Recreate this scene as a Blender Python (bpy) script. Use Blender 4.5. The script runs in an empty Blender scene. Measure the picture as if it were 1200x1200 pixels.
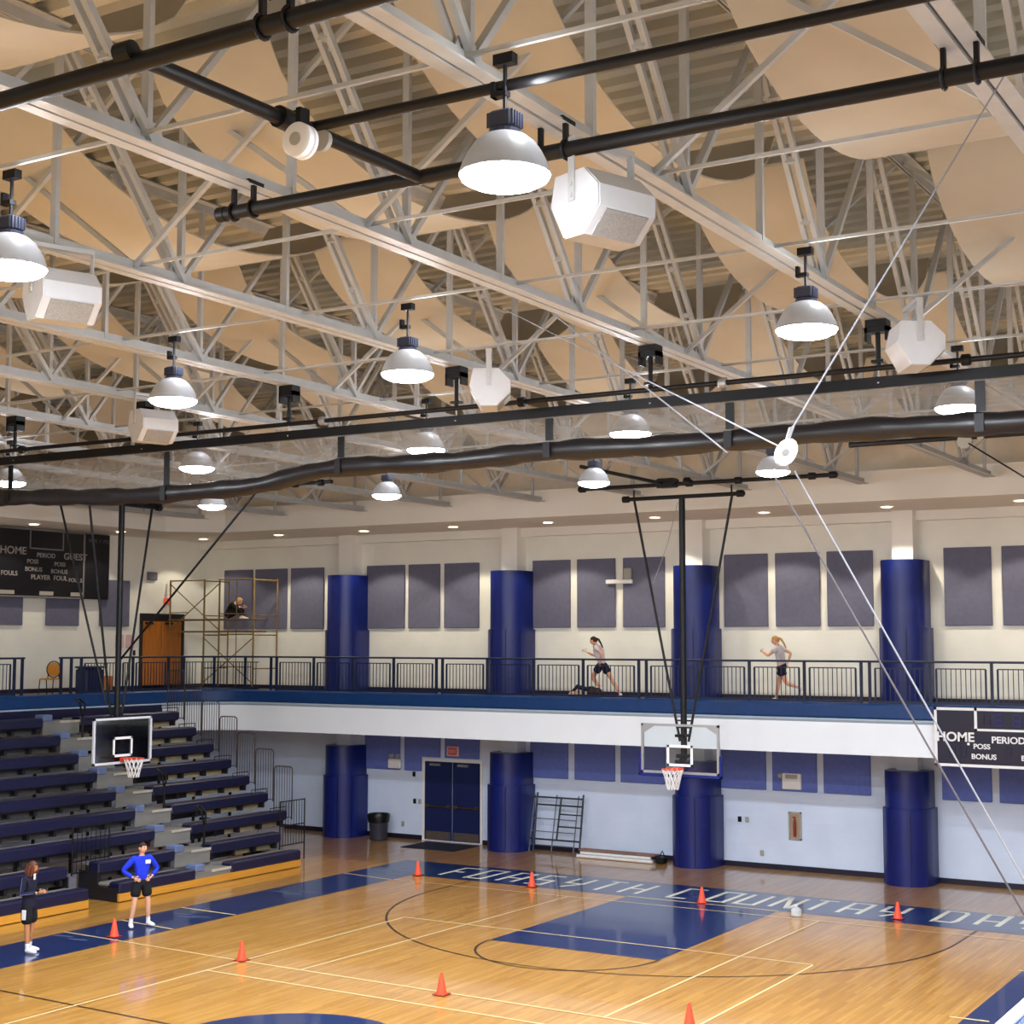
import bpy, math, random
from mathutils import Vector, Matrix
random.seed(7)
PI = math.pi
scn = bpy.context.scene
COL = scn.collection

# ------------------------------------------------------------------ camera
CAM = Vector((13.8577, -30.946, 5.705))
YAW, PIT, ROL, FPX = -0.5437, 0.0875, 0.0016, 1756.85
def cam_axes():
    f = Vector((math.sin(YAW)*math.cos(PIT), math.cos(YAW)*math.cos(PIT), math.sin(PIT)))
    r0 = Vector((math.cos(YAW), -math.sin(YAW), 0)); u0 = r0.cross(f)
    return r0*math.cos(ROL)+u0*math.sin(ROL), -r0*math.sin(ROL)+u0*math.cos(ROL), f
CR, CU, CF = cam_axes()
cd = bpy.data.cameras.new('camera'); cam = bpy.data.objects.new('camera', cd); COL.objects.link(cam)
cd.sensor_width = 36; cd.lens = FPX/1200*36; cd.clip_start = .05; cd.clip_end = 200
m = Matrix.Identity(4)
for i in range(3):
    m[i][0], m[i][1], m[i][2], m[i][3] = CR[i], CU[i], -CF[i], CAM[i]
cam.matrix_world = m
scn.camera = cam
def seen(p, mrg=60):
    d = Vector(p)-CAM; z = d.dot(CF)
    if z < .5: return False
    x = 600+FPX*d.dot(CR)/z; y = 600-FPX*d.dot(CU)/z
    return -mrg < x < 1200+mrg and -mrg < y < 1200+mrg

# ------------------------------------------------------------------ materials
def lin(c):
    return tuple(((v/255)/12.92 if v/255 <= .04045 else ((v/255+.055)/1.055)**2.4) for v in c)
MATS = {}
def mat(name, rgb, rough=.6, metal=0., spec=.4, var=.08, scale=6., bump=0., coat=0., stretch=(1,1,1), emit=0., trans=0.):
    if name in MATS: return MATS[name]
    mt = bpy.data.materials.new(name); mt.use_nodes = True
    nt = mt.node_tree; n = nt.nodes; l = nt.links
    b = n['Principled BSDF']
    c = lin(rgb)
    tc = n.new('ShaderNodeTexCoord'); mp = n.new('ShaderNodeMapping'); mp.inputs['Scale'].default_value = stretch
    nz = n.new('ShaderNodeTexNoise'); nz.inputs['Scale'].default_value = scale; nz.inputs['Detail'].default_value = 3
    rp = n.new('ShaderNodeValToRGB')
    rp.color_ramp.elements[0].color = tuple(v*(1-var) for v in c)+(1,)
    rp.color_ramp.elements[1].color = tuple(min(1, v*(1+var)) for v in c)+(1,)
    rp.color_ramp.elements[0].position = .3; rp.color_ramp.elements[1].position = .7
    l.new(tc.outputs['Object'], mp.inputs['Vector']); l.new(mp.outputs[0], nz.inputs['Vector'])
    l.new(nz.outputs['Fac'], rp.inputs[0]); l.new(rp.outputs[0], b.inputs['Base Color'])
    b.inputs['Roughness'].default_value = rough; b.inputs['Metallic'].default_value = metal
    b.inputs['Specular IOR Level'].default_value = spec
    if coat:
        b.inputs['Coat Weight'].default_value = coat; b.inputs['Coat Roughness'].default_value = .06
    if bump:
        bp = n.new('ShaderNodeBump'); bp.inputs['Strength'].default_value = bump; bp.inputs['Distance'].default_value = .01
        l.new(nz.outputs['Fac'], bp.inputs['Height']); l.new(bp.outputs[0], b.inputs['Normal'])
    if emit:
        b.inputs['Emission Color'].default_value = c+(1,); b.inputs['Emission Strength'].default_value = emit
    if trans:
        b.inputs['Alpha'].default_value = 1-trans
    MATS[name] = mt
    return mt

def block_mat(name, rgb, var=.04):
    """painted concrete block: brick texture drives a shallow joint line"""
    mt = mat(name, rgb, .62, var=var, scale=1.2)
    nt = mt.node_tree; n = nt.nodes; l = nt.links; b = n['Principled BSDF']
    tc = n.new('ShaderNodeTexCoord'); sx = n.new('ShaderNodeSeparateXYZ'); cb = n.new('ShaderNodeCombineXYZ'); ad = n.new('ShaderNodeMath')
    ad.operation = 'ADD'
    l.new(tc.outputs['Object'], sx.inputs[0]); l.new(sx.outputs['X'], ad.inputs[0]); l.new(sx.outputs['Y'], ad.inputs[1])
    l.new(ad.outputs[0], cb.inputs['X']); l.new(sx.outputs['Z'], cb.inputs['Y'])
    br = n.new('ShaderNodeTexBrick'); br.inputs['Scale'].default_value = 1.0
    br.inputs['Brick Width'].default_value = .4; br.inputs['Row Height'].default_value = .2; br.inputs['Mortar Size'].default_value = .006
    l.new(cb.outputs[0], br.inputs['Vector'])
    bp = n.new('ShaderNodeBump'); bp.invert = True; bp.inputs['Strength'].default_value = .35; bp.inputs['Distance'].default_value = .008
    l.new(br.outputs['Fac'], bp.inputs['Height']); l.new(bp.outputs[0], b.inputs['Normal'])
    return mt

def wood_floor():
    mt = bpy.data.materials.new('maple_floor'); mt.use_nodes = True
    nt = mt.node_tree; n = nt.nodes; l = nt.links; b = n['Principled BSDF']
    tc = n.new('ShaderNodeTexCoord')
    mp = n.new('ShaderNodeMapping'); mp.inputs['Rotation'].default_value = (0, 0, PI/2)
    br = n.new('ShaderNodeTexBrick'); br.inputs['Scale'].default_value = 1
    br.inputs['Brick Width'].default_value = 1.3; br.inputs['Row Height'].default_value = .075; br.inputs['Mortar Size'].default_value = .0015
    br.inputs['Color1'].default_value = lin((204, 154, 74))+(1,); br.inputs['Color2'].default_value = lin((182, 130, 52))+(1,)
    br.inputs['Mortar'].default_value = lin((140, 95, 40))+(1,); br.inputs['Bias'].default_value = 0.
    l.new(tc.outputs['Object'], mp.inputs[0]); l.new(mp.outputs[0], br.inputs['Vector'])
    mp2 = n.new('ShaderNodeMapping'); mp2.inputs['Scale'].default_value = (14, .5, 1)
    nz = n.new('ShaderNodeTexNoise'); nz.inputs['Scale'].default_value = 1.1; nz.inputs['Detail'].default_value = 5
    l.new(tc.outputs['Object'], mp2.inputs[0]); l.new(mp2.outputs[0], nz.inputs['Vector'])
    rp = n.new('ShaderNodeValToRGB'); rp.color_ramp.elements[0].position = .3; rp.color_ramp.elements[1].position = .72
    rp.color_ramp.elements[0].color = (.70, .66, .55, 1); rp.color_ramp.elements[1].color = (1.12, 1.1, 1.1, 1)
    l.new(nz.outputs['Fac'], rp.inputs[0])
    mx = n.new('ShaderNodeMix'); mx.data_type = 'RGBA'; mx.blend_type = 'MULTIPLY'; mx.inputs['Factor'].default_value = .8
    l.new(br.outputs['Color'], mx.inputs[6]); l.new(rp.outputs[0], mx.inputs[7]); l.new(mx.outputs[2], b.inputs['Base Color'])
    b.inputs['Roughness'].default_value = .32; b.inputs['Specular IOR Level'].default_value = .5
    b.inputs['Coat Weight'].default_value = .7; b.inputs['Coat Roughness'].default_value = .07
    return mt

W_STEEL = mat('white_steel_paint', (186, 188, 189), .5, var=.05)
DECK = mat('roof_deck_paint', (194, 190, 174), .6, var=.06, scale=.8)
BANNER = mat('tan_banner_cloth', (194, 187, 172), .85, var=.05, scale=1.5, spec=.1)
BLACK = mat('black_steel_paint', (9, 10, 16), .48, spec=.35, var=.2)
NAVYSTEEL = mat('navy_steel_paint', (14, 30, 62), .42, var=.15)
PAD = mat('blue_vinyl_pad', (8, 28, 106), .34, spec=.5, var=.12, scale=3, bump=.05)
PANEL = mat('slate_acoustic_cloth', (106, 107, 128), .95, var=.06, scale=9, spec=.05)
PANEL_LOW = mat('blue_acoustic_cloth', (104, 120, 194), .95, var=.06, scale=9, spec=.05)
UPWALL = block_mat('upper_warm_tint_block', (236, 236, 228))  # slight cream tint imitates the warm light on the upper walls
LOWALL = block_mat('lower_cool_tint_block', (214, 228, 255))  # blue tint in the white imitates the cooler light low down
PLASTER = mat('white_plaster', (240, 238, 232), .7, var=.03, scale=.7)
FASCIA = mat('white_fascia_paint', (240, 246, 255), .6, var=.03, scale=.7)
SOFFIT = mat('soffit_plaster', (232, 226, 214), .8, var=.03, scale=.7)
CURB = mat('blue_curb_vinyl', (8, 56, 112), .4, var=.1)
BASEB = mat('dark_base_rubber', (26, 22, 46), .5)
FLOOR = wood_floor()
BLUEPAINT = mat('navy_court_paint', (14, 42, 92), .3, spec=.5, var=.06, scale=2, coat=.7)
YLINE = mat('pale_yellow_line', (228, 206, 152), .35, var=.05, coat=.4)
BLINE = mat('dark_court_line', (62, 42, 22), .35, var=.1, coat=.4)
LETTER = mat('pale_court_lettering', (232, 232, 216), .35, var=.05, coat=.4)
FAINT = mat('faint_grey_lettering', (92, 108, 142), .35, var=.05, coat=.4)
CONC = mat('concourse_rubber', (96, 84, 92), .8)
WOODDOOR = mat('orange_oak_door', (176, 104, 30), .45, var=.18, scale=3, stretch=(6, 6, .6))
DARKFR = mat('dark_door_frame', (34, 30, 34), .5)
BLUEDOOR = mat('navy_steel_door', (20, 34, 82), .4, var=.08)
BRASS = mat('brass_bar', (120, 96, 60), .35, metal=.8)
SCORE = mat('scoreboard_black', (16, 15, 24), .45, var=.1)
SCORE2 = mat('scoreboard_navy', (20, 20, 46), .45, var=.1)
DIGIT = mat('unlit_digit_segments', (26, 26, 58), .5)
WHITEP = mat('white_sign_paint', (238, 238, 240), .5, var=.02)
GREYP = mat('grey_sign_paint', (168, 166, 158), .6, var=.04)
ORANGE = mat('orange_cone_plastic', (248, 86, 56), .45, var=.05)
RIMO = mat('orange_rim_steel', (214, 64, 30), .4)
NETW = mat('white_net_cord', (226, 224, 222), .8)
CORD = mat('white_rope', (150, 152, 162), .7)
GREYCORD = mat('grey_rope', (104, 100, 108), .7)
SPK = mat('white_speaker_cabinet', (204, 206, 210), .5, var=.03)
GRILLE = mat('grey_speaker_grille', (150, 148, 146), .6, var=.15, scale=60)
SEAT = mat('navy_seat_vinyl', (18, 20, 56), .38, spec=.5, var=.08)
DECKG = mat('grey_bleacher_deck', (128, 126, 122), .6, var=.1, stretch=(1, .2, 1))
STEPB = mat('pale_blue_step', (104, 120, 160), .5)
PLINTH = mat('honey_wood_plinth', (206, 146, 54), .4, var=.12, stretch=(1, .15, 6))
UNDER = mat('dark_bleacher_frame', (26, 24, 30), .6)
TRASH = mat('grey_bin_plastic', (52, 52, 66), .5)
TRASHB = mat('black_bin_bag', (12, 12, 14), .35)
SCAF = mat('yellowed_scaffold_steel', (132, 108, 62), .5, var=.15)
SCAFD = mat('dark_scaffold_steel', (40, 48, 62), .5, var=.15)
PLANK = mat('scaffold_plank', (116, 92, 66), .7, var=.15)
SKIN = mat('light_skin', (222, 168, 138), .55, var=.04)
TANSKIN = mat('tan_skin', (186, 128, 88), .55, var=.04)
HAIRD = mat('dark_brown_hair', (46, 26, 18), .6, var=.2, scale=30)
HAIRB = mat('blond_hair', (176, 134, 78), .6, var=.2, scale=30)
HAIRR = mat('auburn_hair', (92, 48, 30), .6, var=.2, scale=30)
BLUESH = mat('royal_blue_cloth', (22, 52, 214), .8, var=.1, scale=12)
BLACKC = mat('black_cloth', (14, 14, 20), .85, var=.15, scale=12)
NAVYC = mat('navy_cloth', (20, 22, 46), .85, var=.15, scale=12)
WHITEC = mat('white_cloth', (226, 226, 234), .85, var=.05, scale=12)
GREYC = mat('pale_grey_cloth', (196, 190, 200), .85, var=.06, scale=12)
SHOE = mat('white_shoe_leather', (232, 232, 240), .6, var=.04)
SIGNR = mat('red_sign_face', (214, 96, 100), .5)
SIGNP = mat('pink_sign_plate', (226, 190, 190), .5)
ALU = mat('aluminium', (176, 178, 182), .35, metal=.7, var=.05)
HUB = mat('dark_ballast_housing', (54, 58, 76), .45)
REFL = mat('milky_acrylic_reflector', (176, 180, 188), .3, var=.03, emit=.05)
EYEW = mat('eye_dark', (28, 20, 18), .4)
LIP = mat('lip_red', (168, 84, 78), .5)
CLEARP = mat('clear_plastic', (220, 226, 232), .15, var=.02, trans=.45)
CHAIRO = mat('orange_chair_seat', (196, 132, 48), .5)
BLUEBIN = mat('blue_bin_plastic', (30, 36, 76), .5)

def emission(name, rgb, s):
    mt = bpy.data.materials.new(name); mt.use_nodes = True
    nt = mt.node_tree; nt.nodes.clear()
    e = nt.nodes.new('ShaderNodeEmission'); o = nt.nodes.new('ShaderNodeOutputMaterial')
    nz = nt.nodes.new('ShaderNodeTexNoise'); nz.inputs['Scale'].default_value = 2
    rp = nt.nodes.new('ShaderNodeValToRGB'); c = lin(rgb)
    rp.color_ramp.elements[0].color = tuple(v*.97 for v in c)+(1,); rp.color_ramp.elements[1].color = c+(1,)
    nt.links.new(nz.outputs['Fac'], rp.inputs[0]); nt.links.new(rp.outputs[0], e.inputs['Color'])
    e.inputs['Strength'].default_value = s; nt.links.new(e.outputs[0], o.inputs[0])
    return mt
LAMP = emission('metal_halide_lens', (238, 245, 255), 310)
DOWNL = emission('warm_downlight_lens', (255, 232, 190), 14)

def glass_mat():
    mt = bpy.data.materials.new('backboard_glass'); mt.use_nodes = True
    nt = mt.node_tree; n = nt.nodes; l = nt.links; n.clear()
    t = n.new('ShaderNodeBsdfTransparent'); g = n.new('ShaderNodeBsdfGlossy'); g.inputs['Roughness'].default_value = .05
    f = n.new('ShaderNodeFresnel'); f.inputs['IOR'].default_value = 1.45; o = n.new('ShaderNodeOutputMaterial'); mx = n.new('ShaderNodeMixShader')
    t.inputs['Color'].default_value = (.95, .98, .99, 1)
    l.new(f.outputs[0], mx.inputs[0]); l.new(t.outputs[0], mx.inputs[1]); l.new(g.outputs[0], mx.inputs[2]); l.new(mx.outputs[0], o.inputs[0])
    return mt
GLASS = glass_mat()
def netting_mat():
    mt = bpy.data.materials.new('black_curtain_netting'); mt.use_nodes = True
    nt = mt.node_tree; n = nt.nodes; l = nt.links; n.clear()
    t = n.new('ShaderNodeBsdfTransparent'); d = n.new('ShaderNodeBsdfPrincipled'); o = n.new('ShaderNodeOutputMaterial'); mx = n.new('ShaderNodeMixShader')
    d.inputs['Base Color'].default_value = lin((126, 120, 112))+(1,); d.inputs['Roughness'].default_value = .6
    tc = n.new('ShaderNodeTexCoord'); nz = n.new('ShaderNodeTexNoise'); nz.inputs['Scale'].default_value = 1.4
    mp = n.new('ShaderNodeMapping'); mp.inputs['Scale'].default_value = (1, 1, 5)
    rp = n.new('ShaderNodeMapRange'); rp.inputs['From Min'].default_value = .3; rp.inputs['From Max'].default_value = .7
    rp.inputs['To Min'].default_value = .42; rp.inputs['To Max'].default_value = .72
    l.new(tc.outputs['Object'], mp.inputs[0]); l.new(mp.outputs[0], nz.inputs['Vector']); l.new(nz.outputs['Fac'], rp.inputs['Value'])
    l.new(rp.outputs[0], mx.inputs[0]); l.new(t.outputs[0], mx.inputs[1]); l.new(d.outputs[0], mx.inputs[2]); l.new(mx.outputs[0], o.inputs[0])
    return mt
NETTING = netting_mat()

# ------------------------------------------------------------------ mesh builder
class MB:
    def __init__(s): s.v = []; s.f = []
    def add(s, vs, fs):
        o = len(s.v); s.v += [tuple(v) for v in vs]; s.f += [tuple(i+o for i in f) for f in fs]; return s
    def box(s, a, b):
        x0, y0, z0 = (min(a[i], b[i]) for i in range(3)); x1, y1, z1 = (max(a[i], b[i]) for i in range(3))
        return s.add([(x0,y0,z0),(x1,y0,z0),(x1,y1,z0),(x0,y1,z0),(x0,y0,z1),(x1,y0,z1),(x1,y1,z1),(x0,y1,z1)],
                     [(0,3,2,1),(4,5,6,7),(0,1,5,4),(1,2,6,5),(2,3,7,6),(3,0,4,7)])
    def cbox(s, c, d): return s.box([c[i]-d[i]/2 for i in range(3)], [c[i]+d[i]/2 for i in range(3)])
    def rbox(s, a, b, r=.02):
        """box with chamfered vertical and horizontal edges"""
        x0, y0, z0 = (min(a[i], b[i]) for i in range(3)); x1, y1, z1 = (max(a[i], b[i]) for i in range(3))
        r = min(r, (x1-x0)/2.01, (y1-y0)/2.01, (z1-z0)/2.01)
        def ring(z, e):
            return [(x0+r+e*-r+0, y0+(r if e else r*2)*1, z)] 
        rings = []
        for z, e in ((z0, r), (z0+r, 0), (z1-r, 0), (z1, r)):
            X0, X1, Y0, Y1 = x0+e, x1-e, y0+e, y1-e
            c = r
            rings.append([(X0+c,Y0,z),(X1-c,Y0,z),(X1,Y0+c,z),(X1,Y1-c,z),(X1-c,Y1,z),(X0+c,Y1,z),(X0,Y1-c,z),(X0,Y0+c,z)])
        vs = [p for rg in rings for p in rg]; fs = [tuple(range(7,-1,-1)), tuple(range(24,32))]
        for k in range(3):
            for i in range(8):
                j = (i+1) % 8; fs.append((k*8+i, k*8+j, k*8+8+j, k*8+8+i))
        return s.add(vs, fs)
    def bar(s, p, q, w, h, up=(0,0,1)):
        p = Vector(p); q = Vector(q); d = (q-p).normalized(); up = Vector(up)
        if abs(d.dot(up)) > .98: up = Vector((0,1,0))
        a = d.cross(up).normalized()*(w/2); b = a.cross(d).normalized()*(h/2)
        vs = []
        for o in (p, q): vs += [o-a-b, o+a-b, o+a+b, o-a+b]
        return s.add(vs, [(3,2,1,0),(4,5,6,7),(0,1,5,4),(1,2,6,5),(2,3,7,6),(3,0,4,7)])
    def tube(s, p, q, r, n=10, r2=None, cap=True):
        return s.path([p, q], r, n, r2)
    def path(s, pts, r, n=8, r2=None, closed=False):
        pts = [Vector(p) for p in pts]; N = len(pts); o = []; 
        prev = None
        for i, p in enumerate(pts):
            if closed: d = pts[(i+1) % N]-pts[i-1]
            else: d = (pts[min(i+1, N-1)]-pts[max(i-1, 0)])
            d.normalize()
            if prev is None:
                ref = Vector((0,0,1)) if abs(d.z) < .9 else Vector((1,0,0)); a = d.cross(ref).normalized()
            else:
                a = (prev-d*prev.dot(d)).normalized()
            prev = a; b = d.cross(a)
            rr = r if r2 is None else r+(r2-r)*i/max(1, N-1)
            o += [p+a*(math.cos(2*PI*k/n)*rr)+b*(math.sin(2*PI*k/n)*rr) for k in range(n)]
        fs = []
        for i in range(N if closed else N-1):
            j = (i+1) % N
            for k in range(n):
                k2 = (k+1) % n; fs.append((i*n+k, i*n+k2, j*n+k2, j*n+k))
        if not closed:
            fs.append(tuple(range(n-1,-1,-1))); fs.append(tuple(range((N-1)*n, N*n)))
        return s.add(o, fs)
    def lathe(s, prof, c=(0,0,0), n=20, axis='z', a0=0, a1=2*PI, caps=True):
        full = abs(a1-a0-2*PI) < 1e-6; m_ = n if full else n+1; vs = []
        for r, h in prof:
            for k in range(m_):
                a = a0+(a1-a0)*k/n; x, y = r*math.cos(a), r*math.sin(a)
                p = (x, y, h) if axis == 'z' else ((h, x, y) if axis == 'x' else (x, h, y))
                vs.append((c[0]+p[0], c[1]+p[1], c[2]+p[2]))
        fs = []
        for i in range(len(prof)-1):
            for k in range(n):
                k2 = (k+1) % m_ if full else k+1
                fs.append((i*m_+k, i*m_+k2, (i+1)*m_+k2, (i+1)*m_+k))
        if caps and full:
            if prof[0][0] > 1e-5: fs.append(tuple(range(m_-1,-1,-1)))
            if prof[-1][0] > 1e-5: fs.append(tuple(range((len(prof)-1)*m_, len(prof)*m_)))
        return s.add(vs, fs)
    def prism(s, poly, a, b, plane='xz'):
        """extrude a polygon from a to b along the axis the plane lacks"""
        n = len(poly); mk = {'xz': lambda u,v,t:(u,t,v), 'yz': lambda u,v,t:(t,u,v), 'xy': lambda u,v,t:(u,v,t)}[plane]
        vs = [mk(u,v,a) for u,v in poly]+[mk(u,v,b) for u,v in poly]
        fs = [tuple(range(n-1,-1,-1)), tuple(range(n,2*n))]+[(i,(i+1)%n,n+(i+1)%n,n+i) for i in range(n)]
        return s.add(vs, fs)
    def ribbon(s, pts, w, z0=0., z1=.004):
        """flat painted line on the floor, mitred"""
        P = [Vector((p[0], p[1], 0)) for p in pts]; L = []; R = []
        for i, p in enumerate(P):
            d1 = (P[i]-P[i-1]).normalized() if i else (P[1]-P[0]).normalized()
            d2 = (P[i+1]-P[i]).normalized() if i < len(P)-1 else d1
            n1 = Vector((-d1.y, d1.x, 0)); n2 = Vector((-d2.y, d2.x, 0)); nn = (n1+n2).normalized()
            k = w/2/max(.35, nn.dot(n1)); L.append(p+nn*k); R.append(p-nn*k)
        for i in range(len(P)-1):
            q = [L[i], R[i], R[i+1], L[i+1]]
            s.add([(v.x,v.y,z1) for v in q], [(0,1,2,3)])
        return s
    def obj(s, name, material, parent=None, smooth=False, loc=None):
        me = bpy.data.meshes.new(name); me.from_pydata(s.v, [], s.f); me.validate(); me.materials.append(material)
        if smooth:
            for p in me.polygons: p.use_smooth = True
            try: me.set_sharp_from_angle(angle=math.radians(38))
            except Exception: pass
        o = bpy.data.objects.new(name, me); COL.objects.link(o)
        if parent: o.parent = parent
        if loc: o.location = loc
        return o

def tag(o, label, cat, group=None):
    o['label'] = label; o['category'] = cat
    if group: o['group'] = group
    return o
def thing(name, label, cat, loc=(0,0,0), rz=0, group=None):
    o = bpy.data.objects.new(name, None); COL.objects.link(o); o.location = loc; o.rotation_euler = (0,0,rz); o.empty_display_size = .2
    return tag(o, label, cat, group)
def struct(o): o['kind'] = 'structure'; return o
def copy_tree(root, loc, rz=None, label=None):
    def cp(o, par):
        c = o.copy(); COL.objects.link(c)
        if par: c.parent = par
        for ch in o.children: cp(ch, c)
        return c
    r = cp(root, None); r.location = loc
    if rz is not None: r.rotation_euler = (0,0,rz)
    if label: r['label'] = label
    return r
ORD = ['first','second','third','fourth','fifth','sixth','seventh','eighth','ninth','tenth','eleventh','twelfth','thirteenth','fourteenth','fifteenth','sixteenth']
def text_obj(txt, size, material, parent, name='lettering', loc=(0,0,0), rot=(PI/2,0,0), bold=.0, align='CENTER', depth=.004, sx=1.):
    cu = bpy.data.curves.new(name, 'FONT'); cu.body = txt; cu.size = size; cu.align_x = align; cu.align_y = 'CENTER'
    cu.extrude = depth; cu.offset = bold*size
    t = bpy.data.objects.new(name, cu); COL.objects.link(t)
    dg = bpy.context.evaluated_depsgraph_get(); me = bpy.data.meshes.new_from_object(t.evaluated_get(dg))
    bpy.data.objects.remove(t); bpy.data.curves.remove(cu)
    me.materials.clear(); me.materials.append(material)
    o = bpy.data.objects.new(name, me); COL.objects.link(o); o.parent = parent; o.location = loc; o.rotation_euler = rot; o.scale = (sx,1,1)
    return o
# ------------------------------------------------------------------ the setting
WY = 5.7; LX = -20.0; ZF = 4.28; EY = 2.9; EX = -17.0
floor = struct(MB().box((-20.2, -35, -.15), (17.2, 5.9, 0)).obj('floor', FLOOR))
def fpart(mb, name, m): return mb.obj(name, m, floor)
def rect(mb, x0, y0, x1, y1, z): return mb.add([(x0,y0,z),(x1,y0,z),(x1,y1,z),(x0,y1,z)], [(0,1,2,3)])
z1 = .003
b = MB(); rect(b, -7.75, .05, 7.75, 2.12, z1); rect(b, -9.35, -13.2, -7.75, 2.12, z1); rect(b, -9.5, -28, -7.75, -13.2, z1); rect(b, 7.62, -28, 9.2, 2.12, z1)
fpart(b, 'painted_border', BLUEPAINT)
b = MB(); rect(b, -1.8, -5.85, 1.8, .05-.06, z1); fpart(b, 'painted_key', BLUEPAINT)
b = MB(); 
N = 48
b.add([(-.3, -13.85, z1)]+[(-.3+1.83*math.cos(2*PI*k/N), -13.85+1.83*math.sin(2*PI*k/N), z1) for k in range(N)], [(0, k+1, (k+1) % N+1) for k in range(N)])
fpart(b, 'painted_centre_circle', BLUEPAINT)
# basketball arcs and half-way line
b = MB()
arc = [(6.0*math.cos(a), -1.5+6.0*math.sin(a)) for a in [PI+ (PI)*k/64 for k in range(65)]]
b.ribbon([(-6.0, 0)]+arc+[(6.0, 0)], .05, z1=.005)
b.ribbon([(1.8*math.cos(a), -5.85+1.8*math.sin(a)) for a in [PI+PI*k/32 for k in range(33)]], .05, z1=.0055)
b.ribbon([(-7.7, -13.62), (-2.13, -13.85)], .05, z1=.005); b.ribbon([(1.53, -13.85), (7.7, -13.85)], .05, z1=.005)
fpart(b, 'dark_court_line', BLINE)
b = MB(); zl = .0065
for x in (-4.58, 4.33): b.ribbon([(x, -4.72), (x, -26)], .048, z1=zl)
b.ribbon([(-4.6, -4.75), (4.36, -4.75)], .048, z1=zl)
b.ribbon([(-4.6, -10.75), (4.36, -10.95)], .048, z1=zl+.0005)
b.ribbon([(-9.4, -9.6), (-4.6, -9.83), (4.3, -10.1), (9.2, -10.2)], .048, z1=zl+.0005)
b.ribbon([(-7.7, -.78), (7.6, -.55)], .048, z1=zl+.0005)
b.ribbon([(-3.2, -9.85), (-2.92, -.75)], .048, z1=zl); b.ribbon([(2.88, -10.05), (2.96, -.65)], .048, z1=zl)
for ya, yb_ in ((-8.1, -8.27), (-6.34, -6.42), (-.61, -.83)): b.ribbon([(-9.35, ya), (-7.75, yb_)], .06, z1=zl)
b.ribbon([(7.4, -7.24), (8.0, -7.24)], .06, z1=zl); b.ribbon([(7.55, -3.3), (9.2, -3.3)], .06, z1=zl)
b.ribbon([(-1.8, .03), (1.8, .03)], .06, z1=zl)
fpart(b, 'pale_court_line', YLINE)
b = MB()
for x, y in ((-9.05, -9.9), (-8.55, -10.0), (-8.75, -6.9), (-8.45, -7.1), (-8.2, -6.95), (-8.9, -3.6), (-8.4, -3.7), (-8.3, -3.3), (-8.7, .2), (-8.3, .5), (-8.25, .0)):
    b.ribbon([(x-.25, y-.04), (x+.2, y+.03)], .07, z1=.006)
fpart(b, 'faint_court_lettering', FAINT)
# lettering on the end strip: block strokes in a 1 x 1 cell
GL = {'F': [[(0,0),(0,1),(1,1)], [(0,.5),(.75,.5)]], 'O': [[(0,0),(1,0),(1,1),(0,1),(0,-.07)]],
 'R': [[(0,0),(0,1),(1,1),(1,0)], [(0,.42),(1,.42)]], 'S': [[(0,0),(1,0),(1,.5),(0,.5),(0,1),(1,1)]],
 'Y': [[(0,1),(0,.45),(1,.45)], [(1,1),(1,.45),(.3,0)]], 'T': [[(.45,0),(.45,1)], [(0,1),(1,1)]], 'H': [[(0,0),(0,1)], [(1,0),(1,1)], [(0,.5),(1,.5)]],
 'C': [[(1,0),(0,0),(0,1),(1,1)]], 'U': [[(0,1),(0,0),(1,0),(1,1)]], 'N': [[(0,0),(0,1),(.12,1),(.88,0),(1,0),(1,1)]],
 'D': [[(0,0),(.85,0),(1,.15),(1,.85),(.85,1),(0,1),(0,-.07)]], 'A': [[(0,0),(0,1),(1,1),(1,0)], [(0,.4),(1,.4)]]}
b = MB(); k_ = 0
for word, xs in (('FORSYTH', [-7.2,-6.42,-5.55,-4.75,-3.9,-3.05,-2.25]), ('COUNTRY', [-.98,-.08,.62,1.42,2.12,2.92,3.72]), ('DAY', [4.95,5.8,6.6])):
    for ch, x in zip(word, xs):
        y0 = .42+.045*max(0, x); h = 1.3; w = .44
        for st in GL[ch]:
            b.ribbon([(x+u*w, y0+v*h) for u, v in st], .11 if len(st) > 1 else .09, z1=.0058+.0002*(k_ % 3)); k_ += 1
fpart(b, 'court_lettering', LETTER)

# far wall, left wall, unseen walls that close the hall
wf = struct(MB().box((LX-.2, WY, 0), (17.2, WY+.2, 3.5)).obj('wall_far_lower', LOWALL))
wu = struct(MB().box((LX-.2, WY, 3.5), (17.2, WY+.2, 9.0)).obj('wall_far_upper', UPWALL))
struct(MB().box((LX-.2, -35, ZF-.2), (LX, WY, 9.2)).obj('wall_left', UPWALL))
struct(MB().box((LX-.2, -35, 0), (LX, WY, ZF-.2)).obj('wall_left_lower', LOWALL))
struct(MB().box((17, -35, 0), (17.2, WY, 12)).obj('wall_right', UPWALL))
struct(MB().box((LX-.2, -35.2, 0), (17.2, -35, 12)).obj('wall_rear', UPWALL))
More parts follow.
